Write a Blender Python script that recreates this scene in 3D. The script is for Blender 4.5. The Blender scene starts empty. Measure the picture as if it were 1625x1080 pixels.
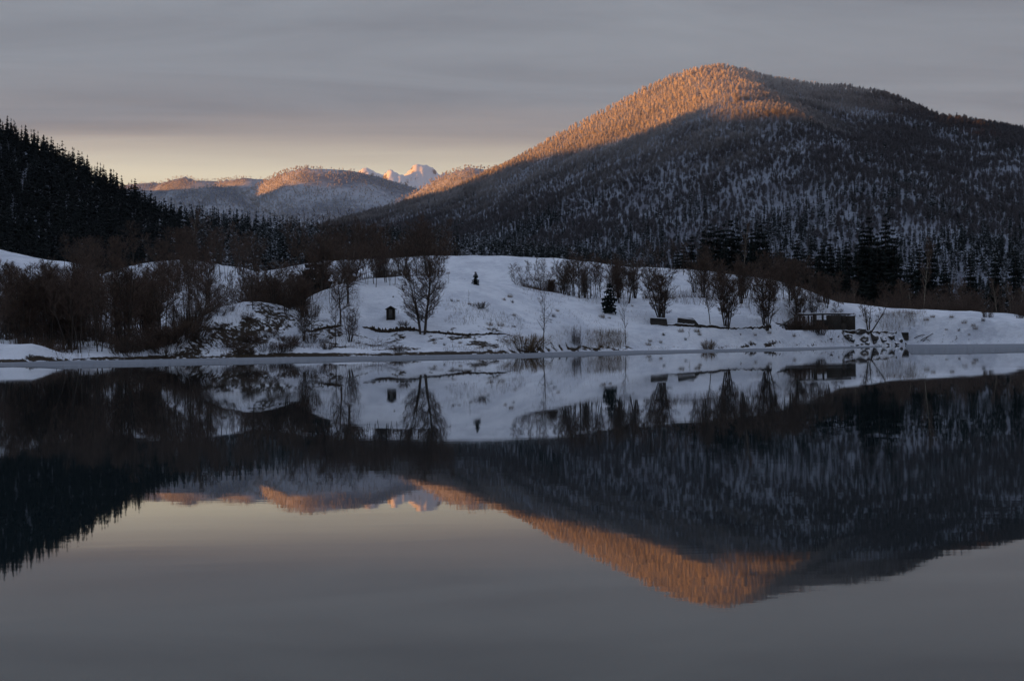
import bpy, math, random
import numpy as np

# ------------------------------------------------------------------ camera, world, sun, exposure
scene = bpy.context.scene
col = scene.collection
R = math.radians
F = 2257.0                      # focal length in pixels of the 1625 px wide photograph (50 mm on 36 mm)
CAM_H = 2.8
ROLL = R(0.67)
PITCH = 5.7 / F

def cam_axes():
    fwd = np.array([0, math.cos(PITCH), -math.sin(PITCH)])
    up0 = np.array([0, math.sin(PITCH), math.cos(PITCH)])
    X = np.array([1.0, 0, 0])
    ir = math.cos(ROLL) * X - math.sin(ROLL) * up0
    iu = math.sin(ROLL) * X + math.cos(ROLL) * up0
    return fwd, ir, iu
FWD, IR, IU = cam_axes()

cam = bpy.data.cameras.new('camera')
cam.lens = 36.0 * F / 1625.0
cam.sensor_width = 36.0
cam.clip_start = 0.5
cam.clip_end = 60000
camo = bpy.data.objects.new('camera', cam)
from mathutils import Matrix, Vector
camo.matrix_world = Matrix(((IR[0], IU[0], -FWD[0], 0), (IR[1], IU[1], -FWD[1], 0), (IR[2], IU[2], -FWD[2], CAM_H), (0, 0, 0, 1)))
col.objects.link(camo)
scene.camera = camo

SUN_EL, SUN_Y = R(4.2), -0.10       # low sun from the left, a touch behind the camera
_h = np.array([-1.0, SUN_Y]); _h /= np.linalg.norm(_h)
SUN = np.array([_h[0] * math.cos(SUN_EL), _h[1] * math.cos(SUN_EL), math.sin(SUN_EL)])
sl = bpy.data.lights.new('sun', 'SUN')
sl.energy = 5.0
sl.angle = R(0.53)
sl.color = (1.0, 0.36, 0.04)
slo = bpy.data.objects.new('sun', sl)
slo.rotation_euler = Vector((SUN[0], SUN[1], SUN[2])).to_track_quat('Z', 'Y').to_euler()
slo.location = (-50, 0, 80)
col.objects.link(slo)

world = bpy.data.worlds.new('World')
scene.world = world
world.use_nodes = True
wt = world.node_tree
wt.nodes.clear()

class NT:
    """small helper to wire nodes"""
    def __init__(s, tree): s.t = tree
    def n(s, typ, **kw):
        nd = s.t.nodes.new(typ)
        for k, v in kw.items(): setattr(nd, k, v)
        return nd
    def put(s, sock, v):
        if isinstance(v, bpy.types.NodeSocket): s.t.links.new(v, sock)
        elif v is not None: sock.default_value = v
    def math(s, op, a, b=None, c=None, clamp=False):
        nd = s.n('ShaderNodeMath', operation=op, use_clamp=clamp)
        s.put(nd.inputs[0], a); s.put(nd.inputs[1], b); s.put(nd.inputs[2], c)
        return nd.outputs[0]
    def noise(s, vec, scale, detail=4, rough=0.5, dist=0.0):
        nd = s.n('ShaderNodeTexNoise')
        s.put(nd.inputs['Vector'], vec)
        nd.inputs['Scale'].default_value = scale; nd.inputs['Detail'].default_value = detail
        nd.inputs['Roughness'].default_value = rough; nd.inputs['Distortion'].default_value = dist
        return nd.outputs['Fac']
    def rng(s, v, a, b, c=0.0, d=1.0, smooth=True):
        nd = s.n('ShaderNodeMapRange', interpolation_type='SMOOTHSTEP' if smooth else 'LINEAR')
        s.put(nd.inputs[0], v)
        for i, q in enumerate((a, b, c, d)): nd.inputs[i + 1].default_value = q
        return nd.outputs[0]
    def mix(s, fac, a, b):
        nd = s.n('ShaderNodeMix', data_type='RGBA')
        s.put(nd.inputs[0], fac)
        for i, q in ((6, a), (7, b)):
            if isinstance(q, tuple): q = (*q, 1.0) if len(q) == 3 else q
            s.put(nd.inputs[i], q)
        return nd.outputs[2]
    def comb(s, x, y, z):
        nd = s.n('ShaderNodeCombineXYZ')
        s.put(nd.inputs[0], x); s.put(nd.inputs[1], y); s.put(nd.inputs[2], z)
        return nd.outputs[0]
    def scalev(s, v, sc):
        nd = s.n('ShaderNodeVectorMath', operation='MULTIPLY')
        s.put(nd.inputs[0], v); nd.inputs[1].default_value = sc
        return nd.outputs[0]

W = NT(wt)
sky = W.n('ShaderNodeTexSky', sky_type='NISHITA')
sky.sun_disc = False
sky.sun_elevation = SUN_EL
sky.sun_rotation = math.atan2(SUN[0], SUN[1])
sky.altitude = 500; sky.air_density = 1.0; sky.dust_density = 2.0; sky.ozone_density = 1.0
tc = W.n('ShaderNodeTexCoord')
sep = W.n('ShaderNodeSeparateXYZ'); wt.links.new(tc.outputs['Generated'], sep.inputs[0])
zz = W.math('MAXIMUM', sep.outputs[2], 0.03)
u = W.math('DIVIDE', sep.outputs[0], zz)
v = W.math('DIVIDE', sep.outputs[1], zz)
# a high cloud deck as a flat layer overhead, its far edge leaving a clear strip above the horizon
vec = W.comb(W.math('MULTIPLY_ADD', v, 0.12, W.math('MULTIPLY', u, 0.30)), v, 0.0)
streak = W.noise(vec, 0.9, 6, 0.55, 0.4)
broad = W.noise(vec, 0.33, 3, 0.5)
edge = W.math('ADD', W.math('SUBTRACT', v, W.math('MULTIPLY', u, 0.22)), W.math('MULTIPLY', W.math('ADD', W.math('SUBTRACT', streak, 0.5), W.math('SUBTRACT', broad, 0.5)), 2.2))
cover = W.rng(edge, 6.4, 9.4, 1.0, 0.0)
tone = W.math('ADD', W.math('MULTIPLY', W.math('SUBTRACT', streak, 0.5), 1.0), W.math('MULTIPLY', W.math('SUBTRACT', broad, 0.5), 0.7))
wisp = W.noise(W.comb(W.math('MULTIPLY_ADD', v, 0.38, W.math('MULTIPLY', u, 0.45)), W.math('SUBTRACT', W.math('MULTIPLY', v, 1.1), W.math('MULTIPLY', u, 0.35)), 0.0), 0.9, 7, 0.6, 0.9)
tone = W.math('ADD', tone, W.math('MULTIPLY', W.math('SUBTRACT', wisp, 0.5), 1.7))
tone = W.math('ADD', tone, 0.5, clamp=True)
cloud = W.mix(tone, (1.68, 2.02, 2.48), (2.62, 3.08, 3.62))
cloud = W.mix(W.rng(edge, 5.6, 8.2), cloud, (3.0, 2.62, 2.55))
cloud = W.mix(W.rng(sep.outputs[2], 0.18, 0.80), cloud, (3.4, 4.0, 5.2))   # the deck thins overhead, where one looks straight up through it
clear = W.n('ShaderNodeVectorMath', operation='MULTIPLY')
wt.links.new(sky.outputs[0], clear.inputs[0]); clear.inputs[1].default_value = (4.1, 3.3, 3.5)
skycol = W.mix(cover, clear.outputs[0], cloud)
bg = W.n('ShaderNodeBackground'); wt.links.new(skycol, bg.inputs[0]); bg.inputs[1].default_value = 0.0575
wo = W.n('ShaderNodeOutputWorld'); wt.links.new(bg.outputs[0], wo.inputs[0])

scene.view_settings.view_transform = 'Standard'
scene.view_settings.look = 'None'
scene.view_settings.exposure = 0.85
scene.view_settings.gamma = 1.0
scene.view_settings.use_curve_mapping = False
cy = scene.cycles
cy.use_denoising = True
cy.max_bounces = 4; cy.diffuse_bounces = 2; cy.glossy_bounces = 3; cy.transmission_bounces = 2; cy.volume_bounces = 0
cy.use_adaptive_sampling = True; cy.adaptive_threshold = 0.01

# ------------------------------------------------------------------ pixel <-> world
def rays(px, py):
    a = (np.asarray(px, float) - 812.5) / F; b = (540.0 - np.asarray(py, float)) / F
    d = FWD + a[..., None] * IR + b[..., None] * IU
    return d / d[..., 1:2]
def P(px, py, D):
    d = rays(np.array(px, float), np.array(py, float))
    return d * np.asarray(D, float)[..., None] + np.array([0, 0, CAM_H])
def smoothstep(a, b, x):
    t = np.clip((x - a) / (b - a), 0, 1); return t * t * (3 - 2 * t)

# ------------------------------------------------------------------ noise
def _hash(ix, iy, seed):
    h = (ix.astype(np.int64) * 374761393 + iy.astype(np.int64) * 668265263 + seed * 1442695041) & 0xFFFFFFFF
    h = ((h ^ (h >> 13)) * 1274126177) & 0xFFFFFFFF
    return ((h ^ (h >> 16)) & 0xFFFFFF) / float(0xFFFFFF)
def vnoise(x, y, seed=0):
    ix = np.floor(x); iy = np.floor(y); fx = x - ix; fy = y - iy
    fx = fx * fx * fx * (fx * (fx * 6 - 15) + 10); fy = fy * fy * fy * (fy * (fy * 6 - 15) + 10)
    a = _hash(ix, iy, seed); b = _hash(ix + 1, iy, seed); c = _hash(ix, iy + 1, seed); d = _hash(ix + 1, iy + 1, seed)
    return (a + (b - a) * fx) * (1 - fy) + (c + (d - c) * fx) * fy - 0.5
def fbm(x, y, oct=4, seed=0, gain=0.5):
    s = 0; amp = 1.0; f = 1.0
    for o in range(oct):
        s = s + amp * vnoise(x * f + 17.3 * o, y * f - 9.1 * o, seed + o); amp *= gain; f *= 2.03
    return s
def ridged(x, y, oct=5, seed=0):
    s = 0; amp = 1.0; f = 1.0
    for o in range(oct):
        s = s + amp * (0.5 - 2 * np.abs(vnoise(x * f, y * f, seed + o))); amp *= 0.55; f *= 2.1
    return s

# ------------------------------------------------------------------ terrain: crests given as real ridge lines
class Ridge:
    def __init__(s, pts, front, back, power=1.25, kind='lin', tree=0.0, smooth=0.0, pad=None):
        p = np.array(pts, float)
        w = P(p[:, 0], p[:, 1], p[:, 2])
        o = np.argsort(w[:, 0]); w = w[o]
        w[:, 2] -= tree
        xs = np.linspace(w[0, 0], w[-1, 0], 800)
        ys = np.interp(xs, w[:, 0], w[:, 1]); zs = np.interp(xs, w[:, 0], w[:, 2])
        if smooth > 0:
            n = max(3, int(smooth / (xs[1] - xs[0])) | 1); k = np.hanning(n + 2)[1:-1]; k /= k.sum()
            f = lambda q: np.convolve(np.pad(q, n // 2, mode='edge'), k, 'valid')
            ys = f(ys); zs = f(zs)
        s.xs, s.ys, s.zs = xs, ys, np.maximum(zs, 0)
        s.front, s.back, s.power, s.kind = front, back, power, kind
        s.pad = pad if pad else (front * 0.5)
    def __call__(s, x, y):
        yc = np.interp(x, s.xs, s.ys); zc = np.interp(x, s.xs, s.zs)
        out = np.maximum(s.xs[0] - x, 0) + np.maximum(x - s.xs[-1], 0)
        zc = zc * (1 - smoothstep(0, s.pad, out))
        t = np.where(y < yc, (yc - y) / s.front, (y - yc) / s.back)
        t = np.clip(t, 0, 1)
        if s.kind == 'cos': pr = 0.5 * (1 + np.cos(np.pi * t))
        else: pr = (1 - t) ** s.power
        return zc * pr
def smax(a, b, k):
    h = np.clip(0.5 + 0.5 * (a - b) / k, 0, 1)
    return b + (a - b) * h + k * h * (1 - h)

MTN = Ridge([(200, 430, 2900), (330, 400, 3000), (450, 372, 3050), (510, 355, 3100), (560, 342, 3150), (620, 325, 3150), (680, 308, 3120), (740, 288, 3050), (800, 258, 2980), (850, 232, 2920), (900, 205, 2860),
             (950, 178, 2800), (1000, 152, 2740), (1050, 128, 2680), (1090, 110, 2630), (1130, 103, 2600), (1160, 105, 2610), (1200, 115, 2640), (1260, 128, 2680), (1330, 135, 2690), (1380, 140, 2680),
             (1420, 152, 2670), (1455, 172, 2680), (1478, 191, 2700), (1510, 183, 2700), (1560, 190, 2680), (1620, 205, 2660), (1750, 250, 2600), (2000, 300, 2500), (2400, 380, 2400)],
            1750, 1600, 1.12, tree=7, smooth=40, pad=600)
HB = Ridge([(560, 352, 4200), (620, 325, 4150), (660, 303, 4100), (680, 290, 4080), (710, 273, 4020), (740, 265, 3960), (770, 268, 3950), (800, 270, 3950), (840, 272, 3950), (900, 280, 4000)], 900, 900, 1.1, tree=0, smooth=40)
HA2 = Ridge([(330, 330, 5200), (380, 312, 5150), (410, 292, 5100), (440, 274, 5000), (465, 265, 4900), (490, 263, 4820), (520, 266, 4800), (560, 269, 4800), (600, 278, 4800), (640, 291, 4800), (700, 312, 4800), (760, 330, 4800)], 1500, 1200, 1.15, tree=0, smooth=40)
HA1 = Ridge([(100, 300, 6600), (180, 296, 6600), (215, 291, 6600), (250, 288, 6600), (275, 282, 6500), (295, 280, 6450), (312, 286, 6400), (345, 288, 6400), (365, 284, 6300), (390, 281, 6200), (415, 284, 6200), (450, 290, 6300), (520, 305, 6400)], 1300, 1200, 1.1, tree=0, smooth=40)
HA0 = Ridge([(200, 320, 3900), (260, 312, 3900), (300, 297, 3900), (340, 291, 3900), (375, 297, 3900), (400, 318, 3900), (440, 345, 3800)], 900, 900, 1.1, tree=0, smooth=40)
LH = Ridge([(-1500, 60, 1250), (-1000, 60, 1220), (-600, 85, 1180), (-250, 130, 1120), (-60, 185, 1060), (20, 222, 1030), (60, 240, 1015), (100, 262, 1000), (130, 276, 990), (160, 295, 980), (190, 312, 975), (215, 326, 970),
            (240, 342, 960), (280, 356, 950), (330, 366, 940), (400, 376, 930), (470, 386, 920), (560, 398, 900), (700, 408, 880), (800, 424, 860)], 470, 700, 1.05, tree=0, smooth=20, pad=200)
PK_B = Ridge([(480, 300, 15500), (540, 282, 15500), (560, 276, 15500), (578, 264, 15500), (588, 261, 15500), (600, 266, 15600), (612, 270, 15600), (640, 264, 15700), (650, 257, 15700), (664, 254.5, 15700), (676, 257, 15700), (690, 265, 15700), (700, 267, 15700), (708, 265, 15700), (716, 270, 15700), (740, 284, 15700), (800, 310, 15700)], 3200, 3000, 1.1)
PK_F = Ridge([(560, 300, 13600), (590, 282, 13500), (606, 268, 13300), (616, 263, 13100), (628, 261, 13000), (636, 264, 12950), (650, 275, 12950), (680, 284, 12950), (720, 295, 13000)], 2600, 2000, 1.1)

def H_mid(x, y):
    base = 4 + 0.0 * x
    mt, lh = MTN(x, y), LH(x, y)
    z = smax(mt, lh, 18)
    amp = smoothstep(20, 160, z) * (0.04 + 0.96 * smoothstep(-10, 60, mt - lh))
    z = z + amp * (22 * fbm(x / 420, y / 900, 2, 5) + 16 * fbm(x / 120, y / 300, 3, 9)) * np.clip((MTN.ys.max() - y) / 600, 0.12, 1) * (1 - 0.95 * smoothstep(0.75, 0.97, z / np.maximum(1, np.interp(x, MTN.xs, MTN.zs))))
    return np.maximum(z, base + 2 * fbm(x / 90, y / 90, 3, 2))
def H_far(x, y):
    z = np.maximum(np.maximum(HB(x, y), HA2(x, y)), np.maximum(HA1(x, y), HA0(x, y)))
    a = smoothstep(30, 250, z)
    return z + a * (22 * fbm(x / 420, y / 800, 3, 31)) * 0.8 * (1 - smoothstep(300, 520, z) * 0.5)
def H_peak(x, y):
    z = np.maximum(PK_B(x, y), PK_F(x, y))
    a = smoothstep(200, 1200, z)
    return z + a * (70 * ridged(x / 240, y / 800, 5, 71) + 22 * ridged(x / 110, y / 300, 3, 75) + 30 * fbm(x / 700, y / 900, 2, 78) - 78)

# shoreline distance as a function of x
_sp = np.array([(-700, 590), (-200, 580), (20, 575), (100, 573), (230, 570.5), (400, 567.5), (600, 565), (800, 561.5), (900, 558), (1000, 556.5), (1100, 555), (1200, 553), (1300, 551), (1380, 549.2), (1440, 547), (1560, 546), (1625, 545.6), (1900, 542)], float)
def _shore_pts():
    d = rays(_sp[:, 0], _sp[:, 1]); D = -CAM_H / d[:, 2]
    return d[:, 0] * D, D
SX, SD = _shore_pts()
def shore_y(x):
    return np.interp(x, SX, SD) + 2.2 * fbm(x / 22, x * 0 + 3.3, 3, 40) + 0.6 * vnoise(x / 2.3, x * 0 + 1.7, 44)

K1 = Ridge([(250, 490, 350), (290, 468, 355), (330, 449, 360), (345, 442, 368), (400, 431, 380), (470, 421, 385), (560, 415, 385), (640, 411, 385), (690, 408, 380), (800, 408, 375), (900, 412, 370), (960, 418, 365), (1000, 424, 360),
            (1100, 432, 350), (1180, 439, 345), (1230, 449, 342), (1260, 460, 338), (1310, 478, 336), (1350, 486, 336), (1400, 491, 338), (1480, 494, 340), (1560, 497, 342), (1620, 503, 342), (1800, 515, 340)], 80, 90, kind='cos', smooth=5, pad=20)
K2 = Ridge([(470, 490, 262), (500, 466, 266), (545, 447, 271), (600, 442, 275), (640, 440, 275), (700, 441, 276), (760, 444, 277), (810, 451, 280), (850, 460, 284), (900, 467, 288), (1000, 471, 296), (1100, 471, 300), (1200, 472, 304), (1280, 476, 308), (1330, 490, 312), (1370, 505, 315)], 52, 22, kind='cos', smooth=4, pad=14)
K3 = Ridge([(285, 545, 226), (300, 516, 228), (320, 504, 230), (345, 491, 234), (380, 481, 238), (410, 480, 240), (440, 486, 241), (480, 498, 242), (520, 508, 242), (560, 520, 242)], 17, 18, kind='cos', smooth=2, pad=8)
K4 = Ridge([(-500, 340, 440), (-100, 380, 440), (30, 400, 440), (70, 408, 438), (110, 416, 435), (150, 432, 430), (190, 455, 425)], 110, 60, kind='cos', smooth=6, pad=25)
K5 = Ridge([(150, 455, 405), (180, 434, 408), (220, 422, 412), (290, 415, 418), (340, 417, 420), (390, 424, 415), (450, 440, 410)], 100, 40, kind='cos', smooth=6, pad=25)
K6 = Ridge([(-300, 560, 206), (-150, 552, 206), (-60, 548, 206), (20, 546, 206), (45, 546.5, 206), (65, 550, 206), (85, 558, 206), (104, 571, 206)], 4.2, 14, kind='cos', smooth=1.5, pad=2)

SCARP = np.array([(470, 527), (500, 521), (540, 519), (575, 523), (610, 527), (640, 524), (665, 527), (700, 529), (735, 532), (770, 531), (803, 529)], float)
def H_bank(x, y):
    sd = y - shore_y(x)
    apron = np.where(sd > 0, 0.45 * (1 - np.exp(-np.maximum(sd, 0) / 1.6)) + 0.050 * np.clip(sd, 0, 90), 0.30 * sd)
    apron = np.maximum(apron, -4)
    z = apron
    for k, w in ((K1, 1.5), (K2, 1.2), (K3, 0.8), (K4, 1.5), (K5, 1.5), (K6, 0.25)):
        z = smax(k(x, y), z, w) - 0.0
    z = apron + smoothstep(0.0, 4.0, sd) * (z - apron)
    m = smoothstep(0.5, 5, sd)
    z = z + m * (0.9 * fbm(x / 16, y / 16, 4, 12) * smoothstep(4, 25, sd) + 0.22 * fbm(x / 3.0, y / 3.0, 3, 22) + 0.25 * np.maximum(0, fbm(x / 1.6, y / 2.2, 2, 27)) * (1 - smoothstep(6, 24, sd)))
    # level ground the shed stands on
    tx, ty = (x - 63.4) * 0.765 + (y - 287.3) * 0.644, -(x - 63.4) * 0.644 + (y - 287.3) * 0.765
    wt_ = (1 - smoothstep(11, 16, np.abs(tx))) * (1 - smoothstep(4.5, 9, np.abs(ty - 1.0)))
    z = z + wt_ * (np.minimum(z, 3.45 + 0.02 * ty) - z)
    fade = smoothstep(430, 520, y)
    return z * (1 - fade) + fade * np.minimum(z, 4.0)

def hit(px, py, fn=None, d0=150.0, d1=520.0, n=1500):
    """ground point seen along a ray: the real spot on the terrain"""
    fn = fn or H_bank
    d = rays(np.array([px], float), np.array([py], float))[0]
    D = np.linspace(d0, d1, n)
    x = d[0] * D; z = CAM_H + d[2] * D
    g = fn(x, D)
    i = np.nonzero(z <= g)[0]
    j = i[0] if len(i) else n - 1
    return np.array([x[j], D[j], g[j]])
def ground(x, y):
    return float(H_bank(np.array([x], float), np.array([y], float))[0])
def at_depth(px, D):
    x = float(rays(np.array([px], float), np.array([470.0]))[0][0] * D)
    return np.array([x, D, ground(x, D) if D < 515 else float(H_mid(np.array([x]), np.array([float(D)]))[0])])

# ------------------------------------------------------------------ mesh helpers
def np_mesh(name, verts, faces, mats=None, midx=None, smooth=False):
    verts = np.asarray(verts, np.float32); faces = np.asarray(faces, np.int32)
    me = bpy.data.meshes.new(name)
    me.vertices.add(len(verts)); me.vertices.foreach_set('co', verts.ravel())
    if len(faces):
        k = faces.shape[1]
        me.loops.add(faces.size); me.loops.foreach_set('vertex_index', faces.ravel())
        me.polygons.add(len(faces)); me.polygons.foreach_set('loop_start', np.arange(0, faces.size, k, dtype=np.int32))
        me.polygons.foreach_set('loop_total', np.full(len(faces), k, np.int32))
        if midx is not None: me.polygons.foreach_set('material_index', np.asarray(midx, np.int32))
        if smooth: me.polygons.foreach_set('use_smooth', np.ones(len(faces), bool))
    for m in (mats or []): me.materials.append(m)
    me.update(calc_edges=True)
    return me
def link(name, me, parent=None):
    o = bpy.data.objects.new(name, me); col.objects.link(o)
    if parent is not None: o.parent = parent
    return o
def grid_mesh(name, x0, x1, y0, y1, step, fn, mat, ystep=None):
    xs = np.arange(x0, x1 + step * 0.5, step); ys = np.arange(y0, y1 + (ystep or step) * 0.5, ystep or step)
    X, Y = np.meshgrid(xs, ys); Z = fn(X, Y)
    V = np.stack([X, Y, Z], -1).reshape(-1, 3)
    nx, ny = len(xs), len(ys)
    i = (np.arange(ny - 1)[:, None] * nx + np.arange(nx - 1)[None, :]).ravel()
    Fq = np.stack([i, i + 1, i + nx + 1, i + nx], -1)
    return np_mesh(name, V, Fq, [mat], smooth=True), X, Y, Z
def tag(o, label=None, cat=None, group=None, kind=None):
    if label: o['label'] = label
    if cat: o['category'] = cat
    if group: o['group'] = group
    if kind: o['kind'] = kind
    return o

# ------------------------------------------------------------------ materials
def new_mat(name):
    m = bpy.data.materials.new(name); m.use_nodes = True
    t = m.node_tree; b = t.nodes['Principled BSDF']
    return m, NT(t), b
def geo_pos(N):
    return N.n('ShaderNodeNewGeometry').outputs['Position']
def normal_z(N):
    g = N.n('ShaderNodeNewGeometry'); s = N.n('ShaderNodeSeparateXYZ'); N.t.links.new(g.outputs['Normal'], s.inputs[0]); return s.outputs[2]
def bump(N, b, h, strength, dist):
    bm = N.n('ShaderNodeBump'); N.put(bm.inputs['Height'], h); bm.inputs['Strength'].default_value = strength; bm.inputs['Distance'].default_value = dist
    N.t.links.new(bm.outputs[0], b.inputs['Normal'])

def mat_plain(name, c1, c2, scale, rough=0.85, bumpd=0.0, spec=0.2):
    m, N, b = new_mat(name)
    p = geo_pos(N); n = N.noise(p, scale, 5, 0.6)
    N.put(b.inputs['Base Color'], N.mix(N.rng(n, 0.3, 0.7), c1, c2))
    b.inputs['Roughness'].default_value = rough; b.inputs['Specular IOR Level'].default_value = spec
    if bumpd: bump(N, b, n, 0.6, bumpd)
    return m

def mat_bank():
    m, N, b = new_mat('bank_snow')
    p = geo_pos(N)
    at = N.n('ShaderNodeAttribute'); at.attribute_name = 'soil'
    n1 = N.noise(p, 1.4, 6, 0.65); n2 = N.noise(p, 0.12, 4, 0.5); n3 = N.noise(N.scalev(p, (1, 1, 3)), 4.0, 3, 0.6)
    s = N.math('ADD', at.outputs['Fac'], N.math('MULTIPLY', N.math('SUBTRACT', n1, 0.5), 1.1))
    s = N.rng(s, 0.46, 0.60)
    n4 = N.noise(N.scalev(p, (1, 1, 2)), 0.5, 6, 0.7)
    snow = N.mix(N.rng(N.math('ADD', n2, N.math('MULTIPLY', N.math('SUBTRACT', n4, 0.5), 0.8)), 0.30, 0.70), (0.60, 0.64, 0.73), (0.80, 0.84, 0.92))
    soil = N.mix(n3, (0.018, 0.014, 0.011), (0.060, 0.044, 0.030))
    N.put(b.inputs['Base Color'], N.mix(s, snow, soil))
    b.inputs['Roughness'].default_value = 0.75; b.inputs['Specular IOR Level'].default_value = 0.15
    bump(N, b, N.math('ADD', n1, N.math('ADD', N.math('MULTIPLY', n3, 0.5), N.math('MULTIPLY', n4, 2.0))), 0.8, 0.25)
    return m
def mat_hill(name, c1, c2, scale):
    m, N, b = new_mat(name)
    p = geo_pos(N); n = N.noise(p, scale, 5, 0.6); n2 = N.noise(p, scale * 9, 3, 0.6)
    N.put(b.inputs['Base Color'], N.mix(N.rng(N.math('ADD', n, N.math('MULTIPLY', N.math('SUBTRACT', n2, 0.5), 0.5)), 0.35, 0.65), c1, c2))
    b.inputs['Roughness'].default_value = 0.85; b.inputs['Specular IOR Level'].default_value = 0.1
    return m
def mat_rock_snow():
    m, N, b = new_mat('peak_snow')
    p = geo_pos(N); nz = normal_z(N); n = N.noise(p, 0.012, 6, 0.65)
    f = N.rng(N.math('ADD', nz, N.math('MULTIPLY', N.math('SUBTRACT', n, 0.5), 0.9)), 0.50, 0.64)
    N.put(b.inputs['Base Color'], N.mix(f, (0.12, 0.115, 0.12), (0.62, 0.64, 0.70)))
    b.inputs['Roughness'].default_value = 0.8
    return m
def mat_tree_snow(name, dark1, dark2, snow, lo, hi, scale):
    """evergreen needles with snow lying on what faces up"""
    m, N, b = new_mat(name)
    p = geo_pos(N); nz = normal_z(N); n = N.noise(p, scale, 4, 0.6); n2 = N.noise(p, scale * 0.08, 2, 0.5)
    f = N.rng(N.math('ADD', N.math('ADD', nz, N.math('MULTIPLY', N.math('SUBTRACT', n, 0.5), 1.6)), N.math('MULTIPLY', N.math('SUBTRACT', n2, 0.5), 1.2)), lo, hi)
    base = N.mix(n, dark1, dark2)
    N.put(b.inputs['Base Color'], N.mix(f, base, snow))
    b.inputs['Roughness'].default_value = 0.85; b.inputs['Specular IOR Level'].default_value = 0.15
    return m
def mat_frost():
    """bare beech crowns, hoar frost growing heavier towards the summits"""
    m, N, b = new_mat('frosted_twigs')
    p = geo_pos(N); s = N.n('ShaderNodeSeparateXYZ'); N.t.links.new(p, s.inputs[0])
    n = N.noise(p, 0.010, 4, 0.6); n2 = N.noise(p, 0.09, 3, 0.6)
    x_fade = N.math('MULTIPLY', N.math('MAXIMUM', N.math('SUBTRACT', s.outputs[0], 330.0), 0.0), -0.45)      # frost lessens towards the right-hand slopes
    alt = N.rng(N.math('ADD', N.math('ADD', s.outputs[2], x_fade), N.math('MULTIPLY', N.math('SUBTRACT', n, 0.5), 240)), 190, 440)
    base = N.mix(n2, (0.042, 0.040, 0.047), (0.115, 0.105, 0.110))
    fro = N.mix(n2, (0.34, 0.32, 0.32), (0.70, 0.66, 0.64))
    N.put(b.inputs['Base Color'], N.mix(alt, base, fro))
    b.inputs['Roughness'].default_value = 0.9; b.inputs['Specular IOR Level'].default_value = 0.05
    return m
def mat_water():
    m, N, b = new_mat('lake_water')
    b.inputs['Base Color'].default_value = (0.010, 0.017, 0.020, 1)
    b.inputs['IOR'].default_value = 1.333; b.inputs['Specular IOR Level'].default_value = 0.5
    p = geo_pos(N)
    a = N.noise(N.scalev(p, (0.35, 1.2, 1)), 1.2, 3, 0.5); c = N.noise(N.scalev(p, (0.10, 0.35, 1)), 0.5, 2, 0.5)
    br = N.noise(N.scalev(p, (0.018, 0.05, 1)), 1.0, 4, 0.6)
    N.put(b.inputs['Roughness'], N.rng(br, 0.35, 0.7, 0.006, 0.038))
    bump(N, b, N.math('MULTIPLY', N.math('ADD', a, N.math('MULTIPLY', c, 1.5)), N.rng(br, 0.3, 0.7, 0.4, 1.6)), 0.05, 0.012)
    return m
def mat_ice():
    m, N, b = new_mat('lake_ice')
    p = geo_pos(N); n = N.noise(N.scalev(p, (0.25, 1, 1)), 0.25, 5, 0.6)
    N.put(b.inputs['Base Color'], N.mix(N.rng(n, 0.3, 0.7), (0.19, 0.21, 0.245), (0.27, 0.29, 0.33)))
    b.inputs['Roughness'].default_value = 0.9; b.inputs['Specular IOR Level'].default_value = 0.05
    return m

M = dict(
    bank=mat_bank(), hill=mat_hill('forest_floor_snow', (0.15, 0.16, 0.20), (0.27, 0.30, 0.36), 0.02),
    farhill=mat_hill('far_slope_snow', (0.18, 0.19, 0.23), (0.38, 0.40, 0.46), 0.006),
    peak=mat_rock_snow(), water=mat_water(), ice=mat_ice(),
    frost=mat_frost(),
    bark=mat_plain('dark_bark', (0.030, 0.024, 0.020), (0.075, 0.060, 0.050), 6.0, bumpd=0.02),
    twig=mat_plain('brown_twigs', (0.052, 0.034, 0.026), (0.105, 0.070, 0.052), 1.2),
    rust=mat_plain('reddish_twigs', (0.066, 0.043, 0.034), (0.118, 0.080, 0.062), 1.2),
    birch=mat_plain('pale_birch_bark', (0.10, 0.085, 0.070), (0.30, 0.26, 0.20), 3.0),
    grass=mat_plain('dry_grass', (0.085, 0.055, 0.028), (0.20, 0.135, 0.070), 3.0),
    needle=mat_tree_snow('dark_needles', (0.005, 0.009, 0.009), (0.014, 0.021, 0.018), (0.55, 0.58, 0.64), 1.55, 1.95, 1.1),
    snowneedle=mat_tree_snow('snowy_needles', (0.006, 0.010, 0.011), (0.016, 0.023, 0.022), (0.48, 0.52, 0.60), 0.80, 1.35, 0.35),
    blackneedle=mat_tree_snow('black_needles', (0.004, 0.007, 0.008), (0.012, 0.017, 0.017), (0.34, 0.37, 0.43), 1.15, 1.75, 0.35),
    wood=mat_plain('weathered_wood', (0.014, 0.012, 0.010), (0.040, 0.033, 0.027), 5.0, bumpd=0.01),
    palewood=mat_plain('pale_weathered_wood', (0.055, 0.054, 0.050), (0.11, 0.108, 0.10), 5.0, bumpd=0.01),
    stone=mat_tree_snow('snow_dusted_stone', (0.045, 0.040, 0.036), (0.11, 0.10, 0.09), (0.74, 0.77, 0.84), 0.25, 0.55, 0.9),
    concrete=mat_tree_snow('dark_concrete', (0.030, 0.027, 0.024), (0.070, 0.062, 0.054), (0.78, 0.80, 0.84), 0.85, 1.0, 1.5),
    soil=mat_plain('bare_soil', (0.012, 0.009, 0.007), (0.050, 0.034, 0.022), 2.0, bumpd=0.05),
    snow=mat_plain('snow_cap', (0.74, 0.77, 0.83), (0.82, 0.84, 0.88), 1.0),
)

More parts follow.
